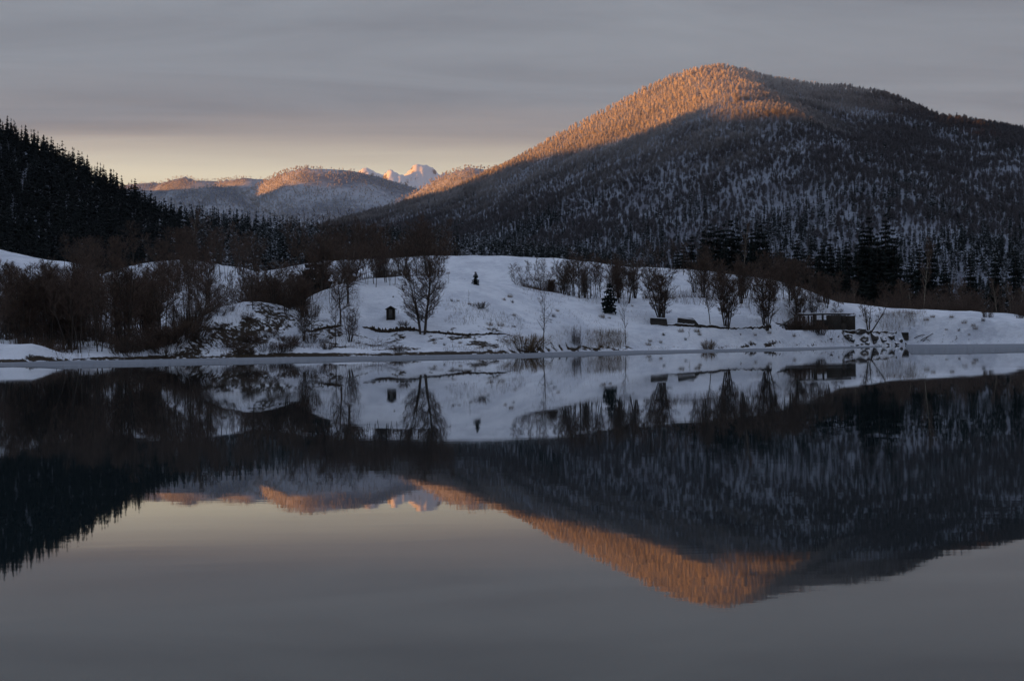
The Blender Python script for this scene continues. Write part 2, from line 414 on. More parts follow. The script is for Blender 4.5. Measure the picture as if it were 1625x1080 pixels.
# ------------------------------------------------------------------ the setting
lake = link('water', np_mesh('water', [(-900, -150, 0), (900, -150, 0), (900, 460, 0), (-900, 460, 0)], [(0, 1, 2, 3)], [M['water']]))
tag(lake, 'still dark lake mirroring the hills and sky', kind='structure')
gnd = link('ground', np_mesh('ground', [(-12000, -6000, -12), (12000, -6000, -12), (12000, 21000, -12), (-12000, 21000, -12)], [(0, 1, 2, 3)], [M['hill']]))
tag(gnd, kind='structure')

me, X, Y, Z = grid_mesh('snowy_bank', -330, 360, 186, 520, 1.25, H_bank, M['bank'])
sd = Y - shore_y(X)
pxl = 812.5 + X / Y * F
leftw = 1 - smoothstep(330, 620, pxl)
soil = np.clip(1.5 - np.abs(sd - 0.7) / (0.9 - 0.35 * smoothstep(820, 1100, pxl)), 0, 1) * (0.80 - 0.28 * smoothstep(820, 1100, pxl) + 0.45 * fbm(X / 5, Y / 5, 2, 90))
soil = np.maximum(soil, smoothstep(0.0, 0.5, fbm(X / 7, Y / 7, 4, 91) + 0.16 * leftw) * (0.50 + 0.16 * leftw) * (1 - smoothstep(9, 26 + 70 * leftw, sd)))
mid = smoothstep(470, 520, pxl) * (1 - smoothstep(800, 850, pxl)) * smoothstep(1.0, 3.0, sd) * (1 - smoothstep(13, 19, sd))
soil = np.maximum(soil, mid * smoothstep(-0.15, 0.35, fbm(X / 3.2, Y / 3.2, 3, 95)) * 0.62)
a = me.attributes.new('soil', 'FLOAT', 'POINT'); a.data.foreach_set('value', soil.astype(np.float32).ravel())
tag(link('snowy_bank', me), 'rolling snowy lake bank', kind='structure')

me, *_ = grid_mesh('mountain', -1900, 1900, 505, 4000, 14, H_mid, M['hill'])
tag(link('mountain', me), 'steep wooded mountain and valley slopes', kind='structure')
me, *_ = grid_mesh('far_hills', -4200, 1300, 3000, 8000, 30, H_far, M['farhill'])
tag(link('far_hills', me), 'far wooded hills', kind='structure')
me, *_ = grid_mesh('snow_peaks', -3300, 700, 10400, 17600, 16, H_peak, M['peak'], 30)
tag(link('snow_peaks', me), 'distant snowy alpine peaks', kind='structure')

# unseen hill placed to shade the valley: crest shaped to cast the shade edge
OX = -2350.0
def occluder():
    pts = []
    for px, py in ((790, 268), (850, 249), (900, 240), (950, 226), (1000, 214), (1060, 201), (1130, 183), (1200, 163)):
        pts.append(hit(px, py, H_mid, 1200, 3200, 3000))
    for px, py in ((440, 299), (485, 297), (520, 290)):
        pts.append(hit(px, py, H_far, 3200, 5600, 3000))
    pts.append(hit(690, 317, H_far, 3200, 4600, 3000))
    for px, py in ((300, 292), (395, 295)):
        pts.append(hit(px, py, H_far, 5400, 7200, 3000))
    yz = []
    for p in pts:
        t = (p[0] - OX) / (-SUN[0])
        q = p + t * SUN
        yz.append((q[1], q[2]))
    yz.sort()
    return np.array(yz)
OYZ = occluder()
print('occluder crest', OYZ.round(0).tolist())
def H_shade(x, y):
    ys = np.concatenate([[-3500, -1500, 800], OYZ[:, 0], [OYZ[-1, 0] + 500, 7800]])
    zs = np.concatenate([[60, 380, 470], OYZ[:, 1], [OYZ[-1, 1] - 60, 60]])
    zc = np.interp(y, ys, zs) + 34 * fbm(y / 170, y * 0 + 0.5, 3, 88)
    t = np.abs(x - OX) / 1000.0
    return zc * np.clip(1 - t, 0, 1) ** 1.1 - 6
me, *_ = grid_mesh('shade_hill', OX - 1000, OX + 1000, -3500, 7800, 40, H_shade, M['hill'], 22)
tag(link('shade_hill', me), 'unseen long hill placed to shade the valley', kind='structure')

# lake ice along the far shore
def ice_sheet(edge, thick=0.05, inner=5.0, label=''):
    e = np.array(edge, float)
    xs_px = np.arange(e[0, 0], e[-1, 0] + 1, 2.5)
    fy = np.interp(xs_px, e[:, 0], e[:, 1])
    d = rays(xs_px, fy); k = d[:, 0]
    Db = np.full(len(k), 220.0)
    for _ in range(60): Db = 0.5 * Db + 0.5 * (shore_y(k * Db) + inner)
    Df = -(CAM_H - thick) / d[:, 2]
    Df = Df + 1.6 * fbm(xs_px / 40, xs_px * 0, 3, 55) + 0.5 * vnoise(xs_px / 5, xs_px * 0, 57)
    Df = np.minimum(Df, Db - 0.3)
    n = len(k)
    V = [(k[i] * Df[i], Df[i], thick) for i in range(n)] + [(k[i] * Db[i], Db[i], thick) for i in range(n)] + [(k[i] * Df[i], Df[i], -0.02) for i in range(n)]
    Fc = [(i, i + 1, n + i + 1, n + i) for i in range(n - 1)] + [(2 * n + i, 2 * n + i + 1, i + 1, i) for i in range(n - 1)]
    o = link('ice', np_mesh('ice', V, Fc, [M['ice']])); return tag(o, label, kind='structure')
ice_sheet([(-400, 596), (20, 581), (60, 582), (100, 584.5), (200, 581.5), (400, 577), (600, 572.5), (800, 568.5), (900, 565.5), (1000, 562.5), (1100, 559.5), (1170, 558), (1260, 556), (1330, 553), (1400, 550)], label='grey ice sheet along the far shore')
ice_sheet([(1437, 549.5), (1441, 556), (1446, 561.5), (1480, 561.5), (1560, 560), (1700, 557), (1900, 555)], label='grey ice sheet off the right snow point')

# soil scarp where the bank has slipped
def scarp(pts, h0, h1, seed):
    rs = np.random.RandomState(seed)
    p = np.array(pts, float); xs = np.arange(p[0, 0], p[-1, 0], 1.6); ys = np.interp(xs, p[:, 0], p[:, 1])
    top, bot, lip = [], [], []
    for i, (a, b) in enumerate(zip(xs, ys)):
        w = hit(a, b, n=2400)
        e = min(1, 6 * min(i, len(xs) - 1 - i) / len(xs))
        h = (h0 + (h1 - h0) * rs.rand()) * (0.25 + 0.75 * e)
        j = rs.uniform(-0.15, 0.15)
        lip.append((w[0], w[1] + 0.9, w[2] + h * 0.62)); top.append((w[0], w[1] - 0.10 + j, w[2] + h * 0.55)); bot.append((w[0], w[1] - 0.25 + j, w[2] - h * 0.45))
    n = len(xs); V = lip + top + bot
    Fc = [(n + i, n + i + 1, i + 1, i) for i in range(n - 1)] + [(2 * n + i, 2 * n + i + 1, n + i + 1, n + i) for i in range(n - 1)]
    mi = [1] * (n - 1) + [0] * (n - 1)
    o = link('soil_scarp', np_mesh('soil_scarp', V, Fc, [M['soil'], M['snow']], mi))
    return tag(o, kind='structure')
scarp([(575, 519), (590, 523.5), (605, 528), (620, 527), (645, 524.5), (668, 525)], 0.7, 1.6, 1)
scarp([(664, 526), (690, 528), (715, 530.5), (740, 532.5), (765, 531.5), (785, 530), (804, 530)], 0.3, 0.8, 2)
scarp([(495, 525), (520, 521), (545, 517)], 0.4, 1.0, 3)
scarp([(310, 526), (335, 523), (352, 521)], 0.25, 0.5, 4)

# ------------------------------------------------------------------ tree prototypes
class MB:
    def __init__(s): s.v = []; s.f = []
    def spike(s, a, b, r):                         # three-sided tapering twig
        a = np.asarray(a); b = np.asarray(b); d = b - a
        l = math.sqrt(d @ d) + 1e-9; d = d / l
        t = np.array([0, 0, 1.0]) if abs(d[2]) < 0.8 else np.array([1.0, 0, 0])
        p = np.cross(d, t); p /= math.sqrt(p @ p); q = np.cross(d, p)
        n = len(s.v)
        for k in range(3):
            an = 2.0944 * k; s.v.append(tuple(a + r * (math.cos(an) * p + math.sin(an) * q)))
        s.v.append(tuple(b)); s.f += [(n, n + 1, n + 3), (n + 1, n + 2, n + 3), (n + 2, n, n + 3)]
    def tube(s, pts, rads, k=5):
        n0 = len(s.v); m = len(pts)
        for i in range(m):
            a = np.asarray(pts[max(i - 1, 0)]); b = np.asarray(pts[min(i + 1, m - 1)]); d = b - a; d = d / (np.linalg.norm(d) + 1e-9)
            t = np.array([0, 1.0, 0]) if abs(d[1]) < 0.8 else np.array([1.0, 0, 0])
            p = np.cross(d, t); p /= np.linalg.norm(p); q = np.cross(d, p)
            for j in range(k):
                an = 2 * math.pi * j / k; s.v.append(tuple(np.asarray(pts[i]) + rads[i] * (math.cos(an) * p + math.sin(an) * q)))
        for i in range(m - 1):
            for j in range(k):
                a = n0 + i * k + j; b = n0 + i * k + (j + 1) % k
                s.f.append((a, b, b + k)); s.f.append((a, b + k, a + k))
    def box(s, c, size, rz=0.0, jit=0.0, rs=None):
        n = len(s.v); hx, hy, hz = (q / 2 for q in size)
        for dz in (-hz, hz):
            for dx, dy in ((-hx, -hy), (hx, -hy), (hx, hy), (-hx, hy)):
                if rs is not None: dx2, dy2, dz2 = dx + rs.uniform(-jit, jit), dy + rs.uniform(-jit, jit), dz + rs.uniform(-jit, jit)
                else: dx2, dy2, dz2 = dx, dy, dz
                s.v.append((c[0] + dx2 * math.cos(rz) - dy2 * math.sin(rz), c[1] + dx2 * math.sin(rz) + dy2 * math.cos(rz), c[2] + dz2))
        for q in ((0, 3, 2, 1), (4, 5, 6, 7), (0, 1, 5, 4), (1, 2, 6, 5), (2, 3, 7, 6), (3, 0, 4, 7)):
            s.f += [(n + q[0], n + q[1], n + q[2]), (n + q[0], n + q[2], n + q[3])]
    def mesh(s, name, mat):
        return np_mesh(name, s.v, s.f, [mat])

def unit(v): return v / (np.linalg.norm(v) + 1e-9)
def bare_tree(seed, h, stems=1, spread=0.1, crown0=0.3, width=2.5, limbs=16, subs=6, twigs=6, up=0.9, r0=0.10, tw_r=0.012, shape='oval', bark='bark', twig='twig', wander=0.25):
    rs = np.random.RandomState(seed); tr = MB(); cr = MB()
    for st in range(stems):
        az = 2 * math.pi * (st + rs.rand() * 0.6) / stems
        sp = spread * (0.6 + 0.6 * rs.rand())
        hh = h * (1 if stems == 1 else rs.uniform(0.78, 1.0))
        base = np.array([0.30 * math.cos(az), 0.30 * math.sin(az), -0.5]) * (stems > 1) + np.array([0, 0, -0.5 * (stems == 1)])
        pts = [base]; d = unit(np.array([sp * math.cos(az), sp * math.sin(az), 1.0]))
        n = 7
        for i in range(n):
            d = unit(d + wander * 0.4 * (rs.rand(3) - 0.5) + np.array([0, 0, 0.06])); pts.append(pts[-1] + d * (hh + 0.5) / n)
        rr = r0 * (1 if stems == 1 else 0.75)
        rad = [rr * (1 - 0.88 * i / n) for i in range(n + 1)]
        tr.tube(pts, rad, 5)
        pts = np.array(pts)
        for li in range(limbs):
            t = crown0 + (1 - crown0) * ((li + rs.rand()) / limbs) * 0.98
            i = min(int(t * n), n - 1); fr = t * n - i
            p = pts[i] * (1 - fr) + pts[i + 1] * fr
            tt = (t - crown0) / (1 - crown0)
            if shape == 'oval': w = width * (0.35 + 1.3 * math.sin(math.pi * min(1, 0.12 + 0.86 * tt)) * 0.6)
            elif shape == 'fan': w = width * (0.55 + 0.6 * tt)
            elif shape == 'cone': w = width * (1.05 - 0.85 * tt)
            else: w = width * (0.8 - 0.2 * tt)
            w *= rs.uniform(0.7, 1.15)
            a2 = rs.rand() * 2 * math.pi
            ld = unit(np.array([math.cos(a2), math.sin(a2), up * rs.uniform(0.6, 1.3)]))
            lp = [p]; q = ld.copy()
            for k in range(3):
                q = unit(q + 0.28 * (rs.rand(3) - 0.5) + np.array([0, 0, 0.10])); lp.append(lp[-1] + q * w / 3)
            lr = max(0.018, rad[i] * 0.45)
            tr.tube(lp, [lr, lr * 0.7, lr * 0.45, lr * 0.15], 3)
            for sb in range(subs):
                s0 = rs.uniform(0.15, 1.0) * 3; k = min(int(s0), 2); bp = lp[k] + (lp[k + 1] - lp[k]) * (s0 - k)
                bd = unit(q * 0.7 + 0.9 * (rs.rand(3) - 0.5) * 2 * 0.8 + np.array([0, 0, 0.35 * up]))
                bl = w * rs.uniform(0.25, 0.55); e = bp + bd * bl
                cr.spike(bp, e, max(tw_r * 1.5, lr * 0.35))
                for tw in range(twigs):
                    f = rs.uniform(0.15, 1.0); tp = bp + bd * bl * f
                    td = unit(bd * 0.8 + (rs.rand(3) - 0.5) * 1.7 + np.array([0, 0, 0.25]))
                    cr.spike(tp, tp + td * rs.uniform(0.3, 0.75) * (0.5 + 0.12 * w), tw_r)
    return tr.mesh('trunk', M[bark]), cr.mesh('crown', M[twig])

def shrub_mesh(seed, h, w, stems, twigs, tw_r=0.012, twig='twig', dome=True):
    rs = np.random.RandomState(seed); st = MB(); tw = MB()
    for i in range(stems):
        a = rs.rand() * 2 * math.pi; r = w * 0.45 * math.sqrt(rs.rand()) * 0.7
        b = np.array([r * math.cos(a), r * math.sin(a), -0.3])
        out = rs.uniform(0.15, 0.85) if dome else rs.uniform(0.02, 0.42)
        hh = h * (1 - 0.45 * out * out) * (rs.uniform(0.7, 1.05) if dome else rs.uniform(0.35, 1.05))
        a += rs.uniform(-0.6, 0.6)
        top = b + np.array([out * w * 0.5 * math.cos(a), out * w * 0.5 * math.sin(a), hh])
        mid = (b + top) / 2 + np.array([rs.uniform(-.2, .2), rs.uniform(-.2, .2), hh * 0.12])
        rr = 0.022 * rs.uniform(0.7, 1.5)
        st.tube([b, mid, top], [rr, rr * 0.65, rr * 0.2], 3)
        for k in range(twigs):
            f = rs.uniform(0.05, 1.0); p = b + (mid - b) * f * 2 if f < 0.5 else mid + (top - mid) * (f * 2 - 1)
            d = unit((top - b) / h * 0.8 + (rs.rand(3) - 0.5) * 1.6 + np.array([0, 0, 0.3]))
            tw.spike(p, p + d * rs.uniform(0.25, 0.8) * (0.4 + 0.14 * h), tw_r)
    return st.mesh('stems', M['bark']), tw.mesh('twigs', M[twig])

def spruce_mesh(seed, h, w, whorls, per, mat='needle', bare=0.08):
    rs = np.random.RandomState(seed); tr = MB(); cr = MB()
    tr.tube([(0, 0, -0.6), (0, 0, h * 0.5), (0, 0, h)], [0.014 * h, 0.009 * h, 0.01], 6)
    for i in range(whorls):
        t = (i + rs.uniform(-0.3, 0.3)) / whorls; t = min(max(t, 0), 1)
        z = h * (bare + (1 - bare) * t)
        R0 = w * (1 - t ** 1.4) ** 0.85 * rs.uniform(0.62, 1.15) + 0.25
        droop = 0.18 + 0.30 * (1 - t)
        for k in range(per):
            if rs.rand() < 0.08: continue
            a = 2 * math.pi * (k + rs.uniform(-0.4, 0.4)) / per + i * 0.7
            L = R0 * rs.uniform(0.65, 1.15); d = np.array([math.cos(a), math.sin(a), 0]); s = np.array([-math.sin(a), math.cos(a), 0])
            zz = z + rs.uniform(-0.2, 0.2) * h / whorls
            p0 = np.array([0, 0, zz]); p1 = p0 + d * L * 0.55 + np.array([0, 0, -droop * L * 0.35]); p2 = p0 + d * L + np.array([0, 0, -droop * L * 0.85 + 0.12 * L * t])
            wd = 0.26 * L + 0.10; hang = np.array([0, 0, -0.16 * L - 0.10])
            n = len(cr.v)
            cr.v += [tuple(p0), tuple(p1 + s * wd + hang), tuple(p1), tuple(p1 - s * wd + hang), tuple(p2), tuple(p1 * 0.6 + p0 * 0.4 + hang * 2.2), tuple(p2 * 0.6 + p1 * 0.4 + hang * 2.0)]
            cr.f += [(n, n + 1, n + 2), (n, n + 2, n + 3), (n + 1, n + 4, n + 2), (n + 2, n + 4, n + 3), (n, n + 5, n + 2), (n + 2, n + 6, n + 4)]
            for q in range(3):
                f = rs.uniform(0.3, 1.0); b = p0 + (p2 - p0) * f; sd = 1 if rs.rand() < 0.5 else -1
                cr.spike(b, b + d * 0.25 * L + s * sd * 0.32 * L * rs.uniform(0.5, 1.1) + np.array([0, 0, -0.15 * L]), 0.035 * L + 0.02)
    return tr.mesh('trunk', M['bark']), cr.mesh('crown', M[mat])

TREES = {}
def protos(key, fn, seeds, **kw): TREES[key] = [fn(s, **kw) for s in seeds]
protos('clump', bare_tree, (11, 12, 13), h=11, stems=5, spread=0.085, crown0=0.20, width=2.5, limbs=22, subs=9, twigs=9, up=0.75, r0=0.19, tw_r=0.015)
protos('slim', bare_tree, (21, 22, 23, 24, 25), h=11, stems=1, crown0=0.30, width=2.5, limbs=28, subs=8, twigs=7, up=0.75, r0=0.13, tw_r=0.016, wander=0.4)
protos('pole', bare_tree, (31, 32, 33, 34), h=12, stems=2, spread=0.08, crown0=0.45, width=1.9, limbs=16, subs=8, twigs=6, up=1.0, r0=0.11, tw_r=0.016, twig='rust', wander=0.35)
protos('dense', bare_tree, (65, 66, 67), h=9.8, stems=8, spread=0.17, crown0=0.20, width=2.0, limbs=15, subs=9, twigs=9, up=0.75, r0=0.15, tw_r=0.017, wander=0.4)
protos('broad', bare_tree, (41, 42), h=8, stems=1, spread=0.22, crown0=0.30, width=3.6, limbs=30, subs=11, twigs=10, up=0.55, r0=0.19, wander=0.5, tw_r=0.015)
protos('fan', bare_tree, (51, 52), h=7, stems=4, spread=0.55, crown0=0.30, width=1.8, limbs=12, subs=7, twigs=6, up=0.9, r0=0.24, shape='fan', tw_r=0.014)
protos('multi', bare_tree, (61, 62, 63), h=9.5, stems=7, spread=0.20, crown0=0.22, width=2.0, limbs=13, subs=7, twigs=6, up=0.7, r0=0.13, tw_r=0.016, wander=0.4)
protos('birch', bare_tree, (71, 72), h=15, stems=1, crown0=0.35, width=2.6, limbs=32, subs=9, twigs=7, up=1.3, r0=0.17, bark='birch', twig='rust', tw_r=0.017)
protos('big', bare_tree, (81, 82), h=15, stems=3, spread=0.28, crown0=0.22, width=3.8, limbs=22, subs=9, twigs=8, up=1.1, r0=0.22, shape='fan', tw_r=0.019)
protos('alder', bare_tree, (91,), h=9.5, stems=1, crown0=0.30, width=2.3, limbs=20, subs=6, twigs=5, up=1.0, r0=0.13, tw_r=0.013)
protos('sapling', bare_tree, (95, 96), h=3.2, stems=1, crown0=0.25, width=0.8, limbs=10, subs=3, twigs=3, up=1.2, r0=0.04, tw_r=0.011)
protos('dome', shrub_mesh, (101, 102, 103), h=4.2, w=6.0, stems=90, twigs=22, tw_r=0.014)
protos('brush', shrub_mesh, (111, 112, 113), h=5.5, w=4.6, stems=60, twigs=24, tw_r=0.015, dome=False, twig='rust')
protos('lowbush', shrub_mesh, (121, 122), h=1.6, w=3.0, stems=60, twigs=18, tw_r=0.013)
protos('redbush', shrub_mesh, (125,), h=2.6, w=5.5, stems=130, twigs=24, tw_r=0.015, twig='grass')
protos('spruce', spruce_mesh, (131, 132, 133, 134), h=24, w=3.8, whorls=26, per=9)
protos('fir', spruce_mesh, (135, 136, 137), h=16, w=3.4, whorls=13, per=8, bare=0.15)
protos('young', spruce_mesh, (141, 142), h=7, w=2.1, whorls=15, per=9)

PART = {'dome': ('stems', 'twigs'), 'brush': ('stems', 'twigs'), 'lowbush': ('stems', 'twigs'), 'redbush': ('stems', 'twigs')}
RS = np.random.RandomState(7)
def plant(key, name, loc, scale, label, cat, group=None, var=None, rz=None, sxy=1.0, lean=0.0):
    pr = TREES[key]; tm, cm = pr[(RS.randint(len(pr)) if var is None else var % len(pr))]
    e = bpy.data.objects.new(name, None); e.empty_display_size = 0.3; col.objects.link(e)
    e.location = tuple(loc); e.rotation_euler = (0, lean, RS.rand() * 6.28 if rz is None else rz); e.scale = (scale * sxy, scale * sxy, scale)
    tag(e, label, cat, group)
    a, b = PART.get(key, ('trunk', 'crown'))
    link(a, tm, e); link(b, cm, e)
    return e
def drop(px, py): return hit(px, py)
def hpx(loc, px_h):                               # metres spanned by px_h photo pixels at that distance
    return px_h * loc[1] / F

# ---- single trees with a look of their own on the bank
def single(key, name, px, pyb, pyt, base_h, label, cat, sxy=1.0, var=0, rz=0.0, lean=0.0, D=None):
    p = drop(px, pyb) if D is None else at_depth(px, D)
    h = hpx(p, pyb - pyt) if D is None else (CAM_H + float(rays(np.array([px], float), np.array([pyt], float))[0][2]) * D - p[2])
    return plant(key, name, p, h / base_h, label, cat, None, var, rz, sxy, lean)
single('clump', 'bare_tree', 671, 530, 408, 11.5, 'bare four-stemmed tree on the soil scarp right of the small hut', 'tree', 1.2, 1, 0.9)
single('broad', 'bare_tree', 541, 516, 428, 8.6, 'dark broad bare tree with leaning trunk left of the small hut', 'tree', 0.95, 0, 3.4, -0.12)
single('alder', 'bare_tree', 862, 556, 466, 9.8, 'slender single-trunk bare tree at the waterline beside the domed bush', 'tree', 0.85, 0, 0.2)
single('alder', 'bare_tree', 993, 546, 470, 9.8, 'thin pale bare tree at the waterline beside the dry reeds', 'tree', 0.6, 0, 2.2)
single('dense', 'bare_tree', 1050, 512, 424, 10, 'dense many-stemmed bare tree rising behind the dark stone block', 'tree', 1.25, 0, 0.3)
single('slim', 'bare_tree', 1128, 520, 436, 11.5, 'crooked single-trunk bare tree right of the sloping stone block', 'tree', 0.9, 1, 1.0, -0.08)
single('dense', 'bare_tree', 1153, 520, 430, 10, 'tall dense bare tree clump on the low wall', 'tree', 1.1, 1, 1.0)
single('dense', 'bare_tree', 1216, 521, 432, 10, 'bare tree clump at the far end of the low wall', 'tree', 1.05, 2, 2.0)
single('dense', 'bare_tree', 1268, 520, 448, 10, 'narrow dense bare tree clump behind the left end of the ruined shed', 'tree', 0.9, 2, 0.5)
single('fan', 'bare_tree', 1379, 527, 474, 7.5, 'small bare tree forking into a wide V beside the ruined shed', 'tree', 1.15, 0, 0.6)
single('young', 'young_spruce', 967, 495, 446, 7, 'dark young spruce among bare trees on the slope', 'spruce', 1.0, 0)
single('young', 'young_spruce', 755, 451, 430, 7, 'tiny dark spruce standing alone on the bare snow crest', 'spruce', 0.9, 1)
single('young', 'young_spruce', 497, 470, 398, 7, 'broad black spruce among the bare trees on the left crest', 'spruce', 1.15, 1, D=330)
single('big', 'bare_tree', 468, 425, 338, 16, 'tallest spreading bare tree on the left crest beside the black spruce', 'tree', 0.9, 0, 0.3, D=392)
single('birch', 'birch_tree', 1180, 440, 352, 15.5, 'pale-trunked birch on the crest against the black spruces', 'tree', 0.7, 0, D=346)
single('birch', 'birch_tree', 1463, 480, 378, 15.5, 'leaning pale-trunked birch in the dark right-hand wood', 'tree', 0.7, 1, 0.0, 0.05, D=372)
single('redbush', 'domed_bush', 832, 557, 523, 2.9, 'wide rounded brown bush at the waterline beside the slender tree', 'bush', 1.05, 0)
single('redbush', 'brown_bush', 1124, 556, 532, 3.2, 'spiky rust-brown bush alone at the waterline', 'bush', 0.55, 0)
single('brush', 'bare_bush', 915, 547, 512, 6, 'thin upright bare bush beside the dry reeds', 'bush', 0.8, 0)
single('lowbush', 'low_bush', 640, 518, 504, 1.9, 'small dark bush beside the small hut', 'bush', 0.8, 0)
single('lowbush', 'low_bush', 762, 488, 474, 1.9, 'low wiry bush alone on the open snow slope', 'bush', 1.15, 1)
single('lowbush', 'low_bush', 630, 557, 543, 1.9, 'flat dark bush at the shore below the small hut', 'bush', 1.3, 1)
single('sapling', 'sapling', 777, 520, 504, 3.5, 'small bare sapling on the snow above the scarp', 'sapling', 1.3, 0)
single('sapling', 'sapling', 711, 452, 433, 3.5, 'thin sapling alone on the upper snow', 'sapling', 0.8, 1)
single('sapling', 'sapling', 743, 482, 460, 3.5, 'whip-thin sapling beside the low wiry bush', 'sapling', 0.5, 0)
single('sapling', 'sapling', 1093, 540, 522, 3.5, 'tiny sapling in the snow below the sloping stone block', 'sapling', 0.9, 1)

# ---- woods, each tree its own thing
FORM = dict(clump='bare clump of slanting stems', slim='bushy-crowned single-stem bare tree', pole='narrow reddish bare tree', broad='wide low-crowned bare tree', multi='dense many-stemmed bare tree',
            birch='pale-trunked bare birch', big='spreading bare tree with forked trunk', dome='rounded brown bush', brush='upright rusty bush', lowbush='knee-high wiry bush')
NAME = dict(clump='tree_clump', slim='bare_tree', pole='slender_tree', broad='broad_tree', multi='many_stemmed_tree', birch='birch_tree', big='spreading_tree', dome='rounded_bush', brush='upright_bush', lowbush='low_bush')
H0 = dict(clump=11.5, slim=11.5, pole=12.5, broad=8.6, fan=7.5, multi=10, birch=15.5, big=16, dome=4.4, brush=6, lowbush=1.9, redbush=3, spruce=24, young=7, sapling=3.4)
def wood(n, pxr, Dr, keys, hr, where, group, sxy=(0.85, 1.2), mindist=0.8, cond=None):
    placed = []
    tries = 0
    while len(placed) < n and tries < n * 30:
        tries += 1
        px = RS.uniform(*pxr); D = RS.uniform(*Dr)
        if cond is not None and not cond(px, D): continue
        p = at_depth(px, D)
        if any(abs(p[0] - q[0]) < mindist and abs(p[1] - q[1]) < mindist for q in placed): continue
        if D < 515 and p[1] < float(shore_y(np.array([p[0]]))[0]) + 0.5: continue
        placed.append(p)
        k = keys[RS.randint(len(keys))]
        f = RS.rand(); h = hr[0] + (hr[1] - hr[0]) * f
        bush = k in ('dome', 'brush', 'lowbush')
        if bush: h = min(h, 6.5)
        size = ('tall ' if f > 0.68 else 'short ' if f < 0.32 else 'middling ') if k != 'lowbush' else ''
        plant(k, NAME[k], p, h / H0[k], size + FORM[k] + ' ' + where, 'bush' if bush else 'tree', group, None, None, RS.uniform(*sxy), RS.normal(0, 0.05))
wood(16, (20, 312), (214, 262), ['dome', 'brush', 'lowbush', 'lowbush'], (1.6, 5.5), 'in the shore thicket beside the snow mound', 'thicket on the left shore', sxy=(1.0, 1.4), mindist=1.5)
wood(46, (10, 330), (222, 300), ['slim', 'pole', 'pole', 'clump', 'pole'], (9, 15), 'in the shore thicket beside the snow mound', 'bare trees in the left shore thicket')
wood(44, (10, 340), (300, 420), ['multi', 'slim', 'pole', 'brush'], (6, 11), 'on the slope behind the shore thicket', 'bare trees on the left slope')
wood(56, (335, 560), (250, 345), ['slim', 'multi', 'broad', 'clump', 'pole'], (6.5, 10.5), 'in the wood behind the small front knoll', 'bare trees behind the front knoll')
wood(26, (12, 300), (214, 250), ['pole', 'pole', 'clump', 'pole', 'slim'], (9.5, 15.5), 'rising from the shore behind the snow mound', 'tall trees behind the snow mound')
wood(12, (1095, 1330), (290, 312), ['pole', 'slim', 'clump'], (4, 10), 'in the belt between low wall and crest', 'bare trees between low wall and crest')
wood(14, (840, 1010), (279, 300), ['pole', 'clump', 'broad'], (4, 9), 'in the belt beside the young spruce', 'bare trees in the belt by the young spruce')
wood(18, (0, 120), (214, 330), ['pole', 'slim', 'multi', 'pole'], (9, 14), 'standing right behind the white snow mound', 'bare trees right behind the snow mound')
wood(11, (195, 312), (213, 228), ['brush', 'dome', 'lowbush'], (2.5, 5.0), 'at the water between the thicket and the front knoll', 'brush between thicket and knoll', sxy=(1.0, 1.3))
wood(20, (385, 560), (230, 262), ['multi', 'slim', 'clump', 'pole'], (5.5, 9), 'on the small front knoll', 'bare trees on the front knoll')
wood(24, (20, 330), (300, 410), ['pole', 'slim'], (8, 12), 'on the snow slopes behind the shore thicket', 'bare trees on the snow behind the thicket')
wood(14, (1250, 1345), (278, 288), ['brush', 'lowbush', 'brush'], (1.8, 3.8), 'in front of the ruined shed', 'bushes before the shed', sxy=(0.6, 0.9))
wood(14, (385, 500), (238, 258), ['dome', 'brush'], (2.6, 5.2), 'on the small front knoll', 'bushes on the front knoll', cond=lambda px, D: not (px < 430 and D < 240))
wood(34, (275, 520), (223, 233), ['lowbush', 'lowbush', 'dome'], (1.0, 2.2), 'at the water below the small front knoll', 'waterside bushes below the front knoll')
wood(50, (100, 430), (330, 425), ['slim', 'pole', 'pole', 'multi'], (9, 13), 'in the wood along the left crests', 'bare trees along the left crests')
wood(28, (535, 705), (390, 420), ['pole', 'big', 'pole', 'multi'], (11, 15), 'on the main crest behind the hut slope', 'bare trees on the main crest')
wood(40, (300, 725), (392, 445), ['slim', 'pole', 'big', 'birch', 'pole'], (10, 16), 'behind the main snow crest', 'bare trees behind the main crest')
wood(30, (550, 688), (276.5, 288), ['slim', 'pole', 'multi', 'pole'], (7.5, 11), 'along the edge of the slope above the hut', 'bare trees on the edge above the hut')
wood(46, (548, 690), (284, 320), ['slim', 'pole', 'multi', 'pole'], (10, 14.5), 'in the dip behind the slope of the hut', 'bare trees in the dip behind the hut')
wood(10, (560, 628), (262, 272), ['slim', 'pole'], (5.5, 8), 'on the slope just behind the small hut', 'thin trees behind the hut')
wood(8, (735, 760), (296, 330), ['slim', 'pole'], (7, 9.5), 'behind the tiny lone spruce', 'bare trees behind the lone spruce')
wood(10, (770, 806), (296, 320), ['slim', 'multi'], (7, 9.5), 'in the group right of the tiny lone spruce', 'bare trees right of the lone spruce')
wood(44, (815, 910), (281, 320), ['slim', 'pole', 'multi'], (5, 9), 'in the row on the upper middle slope', 'bare trees on the upper middle slope')
wood(34, (895, 1005), (278, 300), ['slim', 'pole'], (6, 9.5), 'around the dark young spruce', 'bare trees around the young spruce', cond=lambda px, D: abs(px - 967) > 6)
wood(34, (1015, 1330), (306, 350), ['slim', 'multi', 'pole'], (5.5, 8.5), 'on the upper slope above the low wall', 'bare trees high above the low wall')
wood(28, (1100, 1330), (291, 308), ['multi', 'slim', 'slim', 'pole'], (4, 9.5), 'just behind the low wall and shed', 'trees behind the low wall')
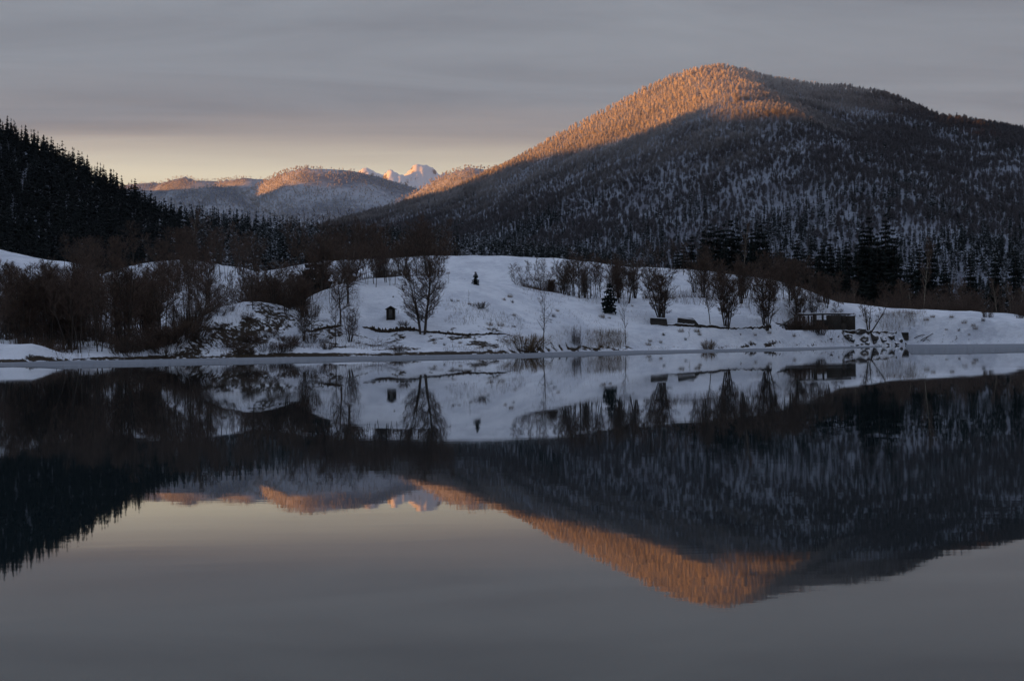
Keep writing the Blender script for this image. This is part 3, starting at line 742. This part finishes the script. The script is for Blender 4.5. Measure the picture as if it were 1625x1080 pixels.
wood(64, (1010, 1680), (385, 450), ['pole', 'slim', 'multi', 'birch'], (9, 13.5), 'in the dark wood behind the right crest', 'bare trees behind the right crest')
wood(54, (1230, 1700), (346, 400), ['brush', 'brush', 'dome'], (5, 8), 'at the edge of the dark wood behind the right crest', 'bushes behind the right crest', sxy=(1.0, 1.4))
wood(12, (1545, 1670), (316, 342), ['brush', 'slim', 'lowbush'], (3, 6), 'at the end of the right snow point', 'bushes at the end of the snow point')
wood(16, (-160, 26), (235, 300), ['slim', 'multi', 'dome', 'pole'], (7, 11), 'above the white snow mound', 'bare trees above the snow mound')

# dark spruces behind the right crest
for i, (px, top, D, s) in enumerate([(1075, 392, 470, .8), (1098, 372, 480, 1.0), (1113, 384, 470, .9), (1128, 350, 490, 1.05), (1140, 356, 485, 1), (1161, 345, 495, 1.05), (1183, 360, 480, 1.0), (1207, 352, 495, 1.0), (1196, 378, 470, .9), (1150, 380, 472, .9),
                                     (1225, 392, 460, .9), (1250, 402, 455, .8), (1265, 378, 480, .85), (1287, 385, 480, .9), (1318, 376, 485, .85), (1345, 380, 480, .9), (1332, 392, 465, .9), (1380, 340, 500, 1.0), (1406, 336, 505, 1.05), (1393, 366, 480, 1.0),
                                     (1300, 398, 460, 0.9), (1362, 384, 470, 0.9), (1425, 395, 470, 0.9), (1476, 372, 480, 0.9), (1500, 410, 465, .8), (1445, 402, 465, .8), (1540, 400, 480, .8), (1580, 395, 480, .8), (1612, 390, 480, .8), (1118, 362, 500, .9), (1150, 352, 505, .9), (1172, 356, 505, .9), (1195, 360, 500, .9), (1216, 366, 490, .9), (1240, 385, 480, .9), (1277, 390, 475, .9), (1370, 356, 500, .95), (1418, 360, 500, .95), (1460, 385, 490, .9), (1305, 380, 490, .9), (1085, 385, 480, .9)]):
    p = at_depth(px, D); h = CAM_H + float(rays(np.array([px], float), np.array([top], float))[0][2]) * D - p[2]
    plant('spruce', 'spruce_tree', p, h / 24, ('towering' if h > 37 else 'tall' if h > 33 else 'middling' if h > 29 else 'short') + ' black spruce in the row behind the right snow crest', 'spruce', 'black spruces behind the right crest', i, None, 1.25 * s * (24 / h) ** 0.4)
# single conifers on the skyline of the left hill
def on_left_hill(px): 
    D = float(np.interp(rays(np.array([px], float), np.array([300.]))[0][0] * 1000, LH.xs, LH.ys)) - 8
    x = float(rays(np.array([px], float), np.array([300.]))[0][0] * D)
    return np.array([x, D, float(H_mid(np.array([x]), np.array([D]))[0])])
for i, (px, top) in enumerate([(30, 208), (43, 209), (52, 222), (58, 224), (66, 219), (75, 228), (83, 224), (90, 233), (96, 240), (102, 244), (110, 238), (118, 248), (125, 237), (133, 247), (139, 250), (146, 262), (151, 262), (157, 270), (163, 265), (169, 272), (176, 266), (184, 280), (192, 286), (200, 292), (207, 294), (215, 281), (219, 296), (229, 300), (238, 305), (246, 309)]):
    p = on_left_hill(px); h = CAM_H + float(rays(np.array([px], float), np.array([top], float))[0][2]) * p[1] - p[2]
    h = min(max(h, 8), 22)
    plant('fir', 'skyline_fir', p, h / 16, ('tall pointed' if h > 14 else 'middling' if h > 10 else 'stubby') + ' dark fir on the skyline of the left hill', 'fir', 'firs on the left hill skyline', i, None, 0.9 * (16 / h) ** 0.5)

# ------------------------------------------------------------------ far woods: one mass each, instanced
def far_decid(seed):
    rs = np.random.RandomState(seed); m = MB()
    cw = rs.uniform(0.20, 0.29); c0 = rs.uniform(0.25, 0.42)
    m.tube([(0, 0, -0.05), (0.01, 0, 0.45), (0, 0.01, 0.85)], [0.014, 0.010, 0.004], 3)
    for i in range(120):
        a = rs.rand() * 6.283; t = rs.uniform(c0, 0.86); r = cw * math.sqrt(rs.rand()) * math.sin(math.pi * min(1, 0.25 + 0.75 * (t - c0) / (0.9 - c0)))
        b = np.array([0.35 * r * math.cos(a), 0.35 * r * math.sin(a), t])
        e = b + np.array([r * math.cos(a), r * math.sin(a), rs.uniform(0.05, 0.20)]); e[2] = min(e[2], 1.02 - 1.6 * (e[0] ** 2 + e[1] ** 2))
        m.spike(b, e, rs.uniform(0.006, 0.015))
    return np.array(m.v), np.array(m.f)
def far_conif(seed):
    rs = np.random.RandomState(seed); m = MB()
    m.tube([(0, 0, -0.05), (0, 0, 0.9)], [0.016, 0.004], 3)
    fat = rs.uniform(0.13, 0.18)
    for i in range(13):
        t = min(0.98, max(0, (i + rs.uniform(-0.6, 0.6)) / 13.0)); z = 0.10 + 0.86 * t; R0 = fat * (1 - t ** 1.3) ** 0.9 * rs.uniform(0.7, 1.15) + 0.014
        for k in range(6):
            a = 6.283 * (k + rs.uniform(-.4, .4)) / 6 + i * 1.7; L = R0 * rs.uniform(0.55, 1.25); w = 0.42 * L + 0.008
            d = np.array([math.cos(a), math.sin(a), 0]); s = np.array([-math.sin(a), math.cos(a), 0])
            p0 = np.array([0, 0, z + 0.03 + rs.uniform(-0.025, 0.025)]); p1 = p0 + d * L * 0.6 + s * w + [0, 0, -0.35 * L - 0.01]; p2 = p0 + d * L + [0, 0, -0.55 * L]; p3 = p0 + d * L * 0.6 - s * w + [0, 0, -0.35 * L - 0.01]
            n = len(m.v); m.v += [tuple(p0), tuple(p1), tuple(p2), tuple(p3)]; m.f += [(n, n + 2, n + 1), (n, n + 3, n + 2)]
    return np.array(m.v), np.array(m.f)
FD = [far_decid(s) for s in (1, 2, 3)]
FC = [far_conif(s) for s in (5, 6, 7)]

def forest_group():
    g = bpy.data.node_groups.new('forest_scatter', 'GeometryNodeTree')
    g.interface.new_socket('Geometry', in_out='INPUT', socket_type='NodeSocketGeometry')
    g.interface.new_socket('Geometry', in_out='OUTPUT', socket_type='NodeSocketGeometry')
    N = NT(g)
    gi = N.n('NodeGroupInput'); go = N.n('NodeGroupOutput')
    def attr(name, typ):
        a = N.n('GeometryNodeInputNamedAttribute', data_type=typ); a.inputs['Name'].default_value = name; return a.outputs[0]
    pid = attr('proto', 'INT')
    def sep(k):
        c = N.n('FunctionNodeCompare', data_type='INT', operation='EQUAL')
        g.links.new(pid, c.inputs[2]); c.inputs[3].default_value = k
        s = N.n('GeometryNodeSeparateGeometry', domain='POINT'); g.links.new(gi.outputs[0], s.inputs[0]); g.links.new(c.outputs[0], s.inputs['Selection'])
        return s.outputs[0]
    join = N.n('GeometryNodeGeometryToInstance')
    for k in (3, 2, 1): g.links.new(sep(k), join.inputs[0])
    inst = N.n('GeometryNodeInstanceOnPoints')
    m2p = N.n('GeometryNodeMeshToPoints'); g.links.new(sep(0), m2p.inputs[0])
    g.links.new(m2p.outputs[0], inst.inputs['Points']); g.links.new(join.outputs[0], inst.inputs['Instance'])
    inst.inputs['Pick Instance'].default_value = True
    g.links.new(attr('pick', 'INT'), inst.inputs['Instance Index'])
    g.links.new(attr('rot', 'FLOAT_VECTOR'), inst.inputs['Rotation']); g.links.new(attr('scl', 'FLOAT_VECTOR'), inst.inputs['Scale'])
    g.links.new(inst.outputs[0], go.inputs[0])
    return g
FG = forest_group()
def forest(name, label, protos3, mat, pts, heights, widths, seed):
    rs = np.random.RandomState(seed)
    n = len(pts); V = [np.asarray(pts, float)]; Fs = []; pid = [np.zeros(n, int)]; off = n
    for k, (v, f) in enumerate(protos3):
        V.append(v); Fs.append(f + off); off += len(v); pid.append(np.full(len(v), k + 1))
    V = np.concatenate(V); Fs = np.concatenate(Fs); pid = np.concatenate(pid).astype(np.int32); T = len(V)
    me = np_mesh(name, V, Fs, [mat])
    a = me.attributes.new('proto', 'INT', 'POINT'); a.data.foreach_set('value', pid)
    pk = np.zeros(T, np.int32); pk[:n] = rs.randint(0, 3, n)
    a = me.attributes.new('pick', 'INT', 'POINT'); a.data.foreach_set('value', pk)
    rot = np.zeros((T, 3), np.float32); rot[:n, 2] = rs.rand(n) * 6.283; rot[:n, 0] = rs.normal(0, 0.03, n)
    a = me.attributes.new('rot', 'FLOAT_VECTOR', 'POINT'); a.data.foreach_set('vector', rot.ravel())
    sc = np.ones((T, 3), np.float32); sc[:n, 2] = heights; sc[:n, 0] = widths; sc[:n, 1] = widths
    a = me.attributes.new('scl', 'FLOAT_VECTOR', 'POINT'); a.data.foreach_set('vector', sc.ravel())
    o = link(name, me); md = o.modifiers.new('scatter', 'NODES'); md.node_group = FG
    tag(o, label, 'forest', None, 'stuff')
    return o
def jitter_pts(x0, x1, y0, y1, step, seed, ystep=None):
    rs = np.random.RandomState(seed); ys = ystep or step
    X, Y = np.meshgrid(np.arange(x0, x1, step), np.arange(y0, y1, ys))
    X = X + rs.uniform(-0.6, 0.6, X.shape) * step; Y = Y + rs.uniform(-0.6, 0.6, Y.shape) * ys
    return X.ravel(), Y.ravel(), rs
def inframe(x, y, m=60):
    px = 812.5 + x / y * F
    return (px > -m) & (px < 1625 + m)

# big mountain: bare frosted beech above, snowy conifers below
x, y, rs = jitter_pts(-1500, 1500, 900, 3250, 5.6, 51, 7.0)
yc = np.interp(x, MTN.xs, MTN.ys)
k = inframe(x, y) & (y < yc + 60); x, y, yc = x[k], y[k], yc[k]
z = H_mid(x, y); px = 812.5 + x / y * F
lh = LH(x, y) > MTN(x, y) - 3
kn = fbm(x / 160, y / 160, 4, 61)
s = z / np.maximum(60, np.interp(x, MTN.xs, MTN.zs))
conif = (z + 25 * rs.normal(size=len(x)) < 112 + 150 * kn) | lh | (fbm(x / 60, y / 60, 3, 66) + 0.6 * vnoise(x / 9, y / 9, 3) > 0.46 + 0.30 * s) | (s < 0.12)
dens = rs.rand(len(x)) < np.where(conif, 0.95, np.clip(0.90 + 0.45 * fbm(x / 90, y / 140, 3, 67), 0.5, 1))
valley = (y < 1250) & (z < 12) & (px > 900)
ok = dens & ~valley & (y > 560)
cx = ok & conif; dx = ok & ~conif
hs = rs.uniform(6.5, 16.5, len(x)) * (0.85 + 0.5 * fbm(x / 45, y / 45, 2, 33))
print('mountain conifers', cx.sum(), 'beeches', dx.sum())
far = cx & ~lh
forest('conifer_forest', 'dark snow-dusted conifer forest on the lower mountain slopes', FC, M['snowneedle'], np.stack([x, y, z], -1)[far], hs[far] * 1.2, hs[far] * 1.15, 1)
forest('beech_forest', 'bare frosted beech forest covering the big mountain', FD, M['frost'], np.stack([x, y, z], -1)[dx], hs[dx], hs[dx] * rs.uniform(0.85, 1.2, dx.sum()), 2)
# left hill and valley: dark conifers
x, y, rs = jitter_pts(-700, 300, 620, 1250, 4.7, 52, 5.6)
k = inframe(x, y) & (y < np.interp(x, LH.xs, LH.ys) + 25); x, y = x[k], y[k]; z = H_mid(x, y)
hs = rs.uniform(10, 19, len(x)); k = rs.rand(len(x)) < 0.9
lp = 812.5 + x / y * F + rs.normal(0, 40, len(x)); kl = k & (lp < 310); kr = k & (lp >= 310)
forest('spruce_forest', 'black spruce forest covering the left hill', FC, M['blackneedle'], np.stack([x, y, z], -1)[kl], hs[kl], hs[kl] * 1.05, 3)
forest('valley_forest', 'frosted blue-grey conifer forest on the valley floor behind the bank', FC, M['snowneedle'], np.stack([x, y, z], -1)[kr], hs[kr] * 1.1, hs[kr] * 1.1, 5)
# far hills
x, y, rs = jitter_pts(-2300, 500, 3300, 6700, 9.0, 53, 12)
z = H_far(x, y)
k = inframe(x, y, 20) & (z > 120) & (rs.rand(len(x)) < np.clip(0.75 + 0.8 * fbm(x / 200, y / 200, 3, 68), 0.2, 1)); x, y, z = x[k], y[k], z[k]
hs = rs.uniform(7, 11, len(x)); print('far trees', len(x))
forest('far_forest', 'bare frosted forest covering the far hills', FD, M['frost'], np.stack([x, y, z], -1), hs, hs * 1.5, 4)

# ------------------------------------------------------------------ small things on the bank
def thing(name, loc, label, cat, group=None, rz=0.0):
    e = bpy.data.objects.new(name, None); e.empty_display_size = 0.5; col.objects.link(e); e.location = tuple(loc); e.rotation_euler = (0, 0, rz)
    return tag(e, label, cat, group)
def part(name, mb, mat, parent): return link(name, mb.mesh(name, M[mat]), parent)
def prism(mb, poly, y0, y1):
    n = len(mb.v); k = len(poly)
    for yy in (y0, y1):
        for (a, b) in poly: mb.v.append((a, yy, b))
    for i in range(k):
        j = (i + 1) % k; mb.f += [(n + i, n + j, n + k + j), (n + i, n + k + j, n + k + i)]
    for i in range(1, k - 1): mb.f += [(n, n + i, n + i + 1), (n + k, n + k + i + 1, n + k + i)]

# small hut
p = hit(620.5, 505.5)
hut = thing('small_hut', p, 'small dark wooden hut with a pointed roof alone on the snow slope', 'hut')
b = MB(); prism(b, [(-0.72, -0.4), (0.72, -0.4), (0.72, 1.62), (0, 2.05), (-0.72, 1.62)], -0.7, 0.7); part('wall', b, 'wood', hut)
for sx in (-1, 1):
    b = MB(); prism(b, [(0, 2.07), (sx * 0.95, 1.52), (sx * 0.95, 1.60), (0, 2.17)], -0.85, 0.85); part('roof', b, 'wood', hut)
b = MB(); b.box((0, -0.725, 0.80), (0.62, 0.05, 1.5)); dr = part('door', b, 'palewood', hut)
b = MB(); b.box((0.22, -0.765, 0.85), (0.05, 0.05, 0.16)); part('handle', b, 'wood', dr)
for sx in (-0.70, 0.70):
    b = MB(); b.box((sx, -0.72, 0.68), (0.10, 0.07, 1.9)); part('corner_post', b, 'palewood', hut)

# ruined shed
pL, pR = hit(1262, 523.5), hit(1356, 523)
p = pL + (pR - pL) * (1311 - 1262) / 94.0
shed = thing('ruined_shed', p, 'long collapsed dark wooden shed with bare posts and beams by the shore', 'shed', None, math.atan2(pR[1] - pL[1], pR[0] - pL[0]))
q = p[1] / F; qx = math.hypot(pR[0] - pL[0], pR[1] - pL[1]) / 94.0
print('shed', pL, pR)
def sx_(px): return (px - 1311) * qx
def sz_(py): return (524 - py) * q
rs = np.random.RandomState(3)
b = MB()
for (a0, a1, t0, t1) in ((1311, 1334, 524, 501), (1334, 1342, 511, 501), (1334, 1342, 530, 513.5), (1342, 1357, 524, 502)):
    zl, zh = sz_(max(t0, t1)) - 0.5, sz_(min(t0, t1)); b.box(((sx_(a0) + sx_(a1)) / 2, 0, (zl + zh) / 2), (sx_(a1) - sx_(a0) - 0.01, 0.12, zh - zl), 0, 0.02, rs)
part('front_wall', b, 'wood', shed)
b = MB(); b.box((sx_(1357) + 0.07, 1.6, 1.15), (0.12, 3.1, 3.2)); part('side_wall', b, 'wood', shed)
b = MB(); b.box(((sx_(1330)), 3.1, 1.0), (sx_(1355) - sx_(1308), 0.12, 2.2), 0, 0.03, rs); part('back_wall', b, 'wood', shed)
for i, (px, top, w) in enumerate(((1262, 503, 0.25), (1276, 502, 0.5), (1283, 501.5, 0.22), (1288, 502, 0.3), (1293, 500, 0.9), (1300, 508, 0.5), (1306, 500, 0.3))):
    b = MB(); h = sz_(top) + 0.6; b.box((sx_(px), 0.02 * i, h / 2 - 0.6), (w, 0.22, h), 0, 0.03, rs); part('post', b, 'wood', shed)
b = MB(); b.box(((sx_(1262) + sx_(1311)) / 2, 0.35, 0.15), (sx_(1311) - sx_(1262), 0.15, 1.3), 0, 0.2, rs); part('low_wall', b, 'wood', shed)
b = MB(); b.tube([(sx_(1266), 0.1, sz_(500.5)), (sx_(1310), 0.12, sz_(499)), (sx_(1350), 0.1, sz_(499.5))], [0.14, 0.16, 0.14], 6); bm_ = part('beam', b, 'wood', shed)
b = MB(); b.box((sx_(1310), 0.1, sz_(499) + 0.19), (sx_(1350) - sx_(1268), 0.26, 0.10), 0, 0.02, rs); part('snow_cap', b, 'snow', bm_)
b = MB(); b.tube([(sx_(1232), -0.5, sz_(520)), (sx_(1250), -0.2, sz_(510)), (sx_(1267), 0.1, sz_(501))], [0.13, 0.14, 0.12], 6); part('fallen_beam', b, 'palewood', shed)
b = MB(); b.tube([(sx_(1226), -0.2, sz_(512)), (sx_(1260), 0.1, sz_(519)), (sx_(1290), 0.3, sz_(522))], [0.12, 0.14, 0.1], 6); part('fallen_beam', b, 'wood', shed)
for i in range(9):
    b = MB(); a = rs.uniform(1236, 1312); b.tube([(sx_(a), -0.6, -0.1), (sx_(a) + rs.uniform(-1.5, 1.5), rs.uniform(-0.6, 0.3), rs.uniform(0.2, 0.9))], [0.09, 0.07], 5); part('plank', b, 'wood', shed)

# stone blocks and the low wall
def block(px0, px1, py0, py1, poly, label, name='stone_block'):
    p = hit((px0 + px1) / 2, py1); q = p[1] / F
    e = thing(name, p, label, 'stone block')
    b = MB(); prism(b, [((a - (px0 + px1) / 2) * q, (py1 - c) * q - (0.4 if c >= py1 - 0.1 else 0)) for a, c in poly], 0.0, 1.8); part('block', b, 'concrete', e)
    top = [(a, c) for a, c in poly if c < py1 - 4]; top.sort()
    b = MB(); prism(b, [((top[0][0] - (px0 + px1) / 2) * q - 0.05, (py1 - top[0][1]) * q + 0.003), ((top[-1][0] - (px0 + px1) / 2) * q + 0.05, (py1 - top[-1][1]) * q + 0.003), ((top[-1][0] - (px0 + px1) / 2) * q - 0.1, (py1 - top[-1][1]) * q + 0.16), ((top[0][0] - (px0 + px1) / 2) * q + 0.1, (py1 - top[0][1]) * q + 0.16)], -0.06, 1.85); part('snow_cap', b, 'snow', e)
block(1033, 1060, 504, 516, [(1033, 516), (1060, 516), (1058, 506), (1046, 504), (1033, 504.5)], 'dark square stone block at the foot of the many-stemmed tree')
block(1077, 1113, 504.5, 518, [(1076, 518), (1114, 518), (1103, 508), (1100, 505), (1077, 504.5)], 'dark stone block with a sloping end between the bare trees')
block(1424, 1442, 528, 538, [(1424, 538), (1442, 538), (1442, 529), (1424, 528.5)], 'dark square concrete block at the end of the boulder heap', 'concrete_block')
def low_wall(pts, h, label, seed):
    rs = np.random.RandomState(seed); pa = np.array(pts, float); xs = np.arange(pa[0, 0], pa[-1, 0], 2.0); ys = np.interp(xs, pa[:, 0], pa[:, 1])
    w = np.array([hit(a, c) for a, c in zip(xs, ys)]); o = w[len(w) // 2]
    e = thing('low_wall', o, label, 'wall')
    w = w - o; n = len(w); hh = h * np.clip(0.75 + 0.9 * fbm(xs / 14, xs * 0, 3, seed), 0.12, 1.2)
    for nm, mt, lo, hi, f, bk in (('wall', 'soil', -0.4, 0.0, 0.0, 1.0), ('snow_cap', 'snow', 0.004, 0.14, -0.05, 1.6)):
        b = MB(); V = []
        for i in range(n):
            z0 = w[i, 2] + (lo if nm == 'wall' else hh[i] + lo); z1 = w[i, 2] + hh[i] + hi; yy = 0.3 * math.sin(i * 0.9)
            b.v += [(w[i, 0], w[i, 1] + f + yy * 0.2, z0), (w[i, 0], w[i, 1] + f + yy * 0.2, z1), (w[i, 0], w[i, 1] + bk, z1), (w[i, 0], w[i, 1] + bk, z0)]
        for i in range(n - 1):
            for k in range(4):
                a = i * 4 + k; c = i * 4 + (k + 1) % 4; b.f += [(a, c, c + 4), (a, c + 4, a + 4)]
        b.f += [(0, 1, 2), (0, 2, 3)]; z = (n - 1) * 4; b.f += [(z, z + 2, z + 1), (z, z + 3, z + 2)]
        part(nm, b, mt, e)
low_wall([(1058, 516.5), (1078, 518), (1110, 519), (1140, 521), (1170, 522.5), (1200, 522), (1225, 521)], 0.45, 'long dark low wall under snow linking the stone blocks and shed', 5)
low_wall([(1341, 529), (1380, 530), (1424, 530.5)], 0.5, 'short snow-topped low wall behind the boulder heap', 6)

# boulders
def boulder(seed):
    rs = np.random.RandomState(seed); import bmesh
    bm = bmesh.new(); bmesh.ops.create_icosphere(bm, subdivisions=2, radius=0.5)
    ax = [unit(rs.normal(size=3)) for _ in range(9)]; lim = rs.uniform(0.26, 0.46, 9)
    for vv in bm.verts:
        c = np.array(vv.co)
        for a_, l_ in zip(ax, lim):
            d = c @ a_
            if d > l_: c = c - a_ * (d - l_)
        c *= np.array([1.25, 0.9, 0.8]); c += rs.uniform(-0.02, 0.02, 3); vv.co = c
    me = bpy.data.meshes.new('boulder'); bm.to_mesh(me); bm.free(); me.materials.append(M['stone']); return me
BO = [boulder(s_) for s_ in (1, 2, 3, 4)]
for i, (px, py, sz, nm) in enumerate([(1344, 534, 2.2, 'flat'), (1362, 527, 2.4, ''), (1370, 540, 2.0, ''), (1385, 536, 2.7, ''), (1400, 541, 2.2, ''), (1412, 536, 2.0, ''), (1352, 543, 1.3, ''), (1420, 545, 1.5, ''), (1436, 545, 1.1, ''), (1395, 546.5, 1.2, ''), (1376, 546, 1.3, ''), (1360, 547, 1.0, ''), (1386, 544, 1.4, ''), (1408, 546, 1.0, ''), (1428, 540, 1.6, ''),
                               (1318, 537, 0.7, 's'), (1330, 533, 0.6, 's'), (1351, 549, 0.8, 's'), (1321, 544, 0.4, 's')]):
    p = hit(px, py + 0.8); o = link('boulder', BO[i % 4]); sz *= 1.2; o.location = (p[0], p[1], p[2] + 0.06 * sz); o.scale = (sz, sz * 0.9, sz * RS.uniform(0.65, 0.9)); o.rotation_euler = (RS.uniform(-0.3, 0.3), RS.uniform(-0.3, 0.3), RS.rand() * 6.28)
    if nm == 's': tag(o, 'small dark boulder half buried in snow below the ruined shed', 'boulder', 'small boulders below the shed')
    else: tag(o, ('large' if sz > 1.9 else 'medium' if sz > 1.25 else 'small') + ' snow-capped boulder in the waterside heap by the forked tree', 'boulder', 'boulder heap by the forked tree')
# fallen branches on the right point
for i, (px, py, L) in enumerate([(1462, 538, 3.0), (1470, 541, 2.6), (1478, 536, 2.4), (1468, 546, 2.0)]):
    p = hit(px, py); b = MB(); a = RS.uniform(-0.4, 0.4)
    b.tube([(-L / 2, 0, -0.05), (-L / 4, 0.1, 0.35), (L / 8, 0.05, 0.75 + 0.1 * i), (L / 2, 0, 0.55 + 0.3 * a)], [0.09, 0.08, 0.06, 0.02], 5)
    for k in range(6): b.spike((L * (k / 6 - 0.4), 0.05, 0.45), (L * (k / 6 - 0.25), RS.uniform(-0.5, 0.5), 0.5 + RS.rand() * 0.6), 0.02)
    o = link('fallen_branch', b.mesh('fallen_branch', M['bark'])); o.location = tuple(p); o.rotation_euler = (0, 0, a)
    tag(o, 'dark fallen branch arching out of the snow beside the concrete block', 'branch', 'fallen branches by the concrete block')

# grass tufts poking through the snow
def tuft(seed, h, w, n, r):
    rs = np.random.RandomState(seed); b = MB()
    for i in range(n):
        a = rs.rand() * 6.283; q = w * math.sqrt(rs.rand()) * 0.5; c = np.array([q * math.cos(a), q * math.sin(a), -0.1])
        b.spike(c, c + np.array([rs.normal(0, 0.25) * h, rs.normal(0, 0.25) * h, h * rs.uniform(0.5, 1.1)]), r)
    return b
TU = [tuft(s_, 0.8, 0.9, 70, 0.014).mesh('grass_tuft', M['grass']) for s_ in (1, 2, 3)] + [tuft(9, 0.9, 0.6, 50, 0.016).mesh('grass_tuft', M['bark'])]
spots = [(777, 516, 1.2), (795, 518, 1.5), (776, 523, .8), (717, 478, .7), (727, 478, .6), (745, 483, .7), (800, 476, .8), (813, 480, .8), (809, 471, 1.1), (815, 501, .8), (640, 461, .8), (624, 472, .5), (703, 431, .9), (711, 434, .9), (884, 494, .8), (878, 503, 1.0), (955, 504, 1.3), (967, 505, .6), (1003, 486, .6),
         (1053, 533, .8), (1081, 526, 1.2), (1110, 532, .9), (1106, 527, 1.2), (1088, 539, .8), (1029, 547, 1.0), (1032, 543, .8), (1048, 545, .8), (1175, 533, .6), (1198, 533, .8), (1220, 530, 1.0), (1260, 536, 1.0), (1230, 546, .7), (1510, 505, 1.1), (1530, 514, 1.3), (1545, 520, 1.0), (1522, 525, .9), (1502, 524, .6), (1548, 526, 1.3), (1538, 533, .7), (1560, 510, 1.2), (1470, 508, 1.3), (1480, 504, 1.0), (730, 545, .8), (705, 548, .7), (760, 553, .6), (690, 545, .8), (1190, 545, .6)]
for i, (px, py, sc_) in enumerate(spots):
    p = hit(px, py); o = link('grass_tuft', TU[i % 4]); o.location = tuple(p); o.scale = (sc_ * 1.2, sc_, sc_); o.rotation_euler = (0, 0, i * 1.3)
    where = 'on the open slope above the scarp' if px < 830 and py < 526 else 'on the shore below the scarp' if px < 830 else 'on the slope below the young spruce' if px < 1010 else 'in the snow below the low wall' if px < 1300 else 'on the right snow point'
    tag(o, ('dark twiggy tuft ' if i % 4 == 3 else 'brown dry grass tuft ') + where, 'grass tuft', 'grass tufts ' + where)
# dry grass that nobody could count
b = MB(); rs = np.random.RandomState(17)
def blades(n, pxr, pyr, h, cond=None):
    for i in range(n):
        px = rs.uniform(*pxr); py = rs.uniform(*pyr) if not callable(pyr) else pyr(px)
        if cond is not None and not cond(px, py): continue
        p = hit(px, py, n=700); p[1] += rs.uniform(-1.2, 1.2); p[0] += rs.uniform(-0.3, 0.3); p[2] = ground(p[0], p[1]); hh = h * rs.uniform(0.3, 1.2)
        b.spike(p - [0, 0, 0.1], p + np.array([rs.normal(0, 0.2) * hh, rs.normal(0, 0.2) * hh, hh]), 0.018)
blades(700, (932, 996), (540, 547), 1.0)
blades(500, (945, 985), (541, 547), 1.3)
blades(250, (870, 935), (544, 549), 0.7)
blades(800, (1395, 1450), lambda px: 521 - (px - 1395) * 0.30 + rs.uniform(-5, 3), 1.1)
blades(500, (1385, 1470), lambda px: 515 - (px - 1385) * 0.20 + rs.uniform(-5, 5), 0.9)
n_ = 2600
xs_ = rs.uniform(-80, 110, n_); keep = vnoise(xs_ / 3.0, xs_ * 0, 77) > -0.12
for x_ in xs_[keep]:
    y_ = float(shore_y(np.array([x_]))[0]) + rs.uniform(0.1, 0.9); z_ = ground(x_, y_); hh = 0.45 * rs.uniform(0.4, 1.2)
    b.spike(np.array([x_, y_, z_ - 0.08]), np.array([x_ + rs.normal(0, .12), y_ - 0.1, z_ + hh]), 0.02)
rg = np.random.RandomState(23)
ug = MB()
def undergrowth(n, pxr, Dr, h, seed, thr):
    px = rg.uniform(*pxr, n); D = rg.uniform(*Dr, n); x_ = (px - 812.5) / F * D
    ok_ = (fbm(x_ / 8, D / 8, 3, seed) > thr) & (D > shore_y(x_) + 0.4); x_, D = x_[ok_], D[ok_]; z_ = H_bank(x_, D)
    for a_, c_, g_ in zip(x_, D, z_):
        hh = h * rg.uniform(0.25, 1.1) ** 1.3
        ug.spike((a_, c_, g_ - 0.1), (a_ + rg.normal(0, 0.28) * hh, c_ + rg.normal(0, 0.28) * hh, g_ + hh), 0.022)
undergrowth(9000, (15, 330), (208, 330), 2.4, 3, -0.05)
undergrowth(8000, (285, 570), (222, 300), 1.7, 4, 0.0)
undergrowth(6000, (500, 830), (226, 256), 0.8, 5, 0.04)
undergrowth(4000, (830, 1330), (232, 282), 0.6, 9, 0.12)
undergrowth(2500, (600, 840), (250, 300), 0.5, 10, 0.16)
undergrowth(8000, (1020, 1340), (285, 345), 1.9, 6, -0.05)
undergrowth(2500, (820, 1010), (275, 330), 1.6, 7, 0.0)
undergrowth(1200, (1400, 1640), (300, 340), 0.7, 8, 0.12)
tag(link('undergrowth', ug.mesh('undergrowth', M['twig'])), 'thin brown stems and brambles standing in the snow', 'undergrowth', None, 'stuff')
tag(link('dry_grass', b.mesh('dry_grass', M['grass'])), 'dry brown reeds and grass along the shore', 'grass', None, 'stuff')

# ------------------------------------------------------------------ thin winter haze filling the valley
hz = MB(); hz.box((0, 7500, 1100), (24200, 27200, 2226))
hm = bpy.data.materials.new('haze'); hm.use_nodes = True; hm.node_tree.nodes.clear(); N = NT(hm.node_tree)
pv = N.n('ShaderNodeVolumePrincipled'); pv.inputs['Color'].default_value = (0.80, 0.87, 1.0, 1); pv.inputs['Density'].default_value = 0.9e-5
om = N.n('ShaderNodeOutputMaterial'); hm.node_tree.links.new(pv.outputs[0], om.inputs['Volume'])
tag(link('haze', np_mesh('haze', hz.v, hz.f, [hm])), 'thin blue winter haze', 'haze', None, 'stuff')
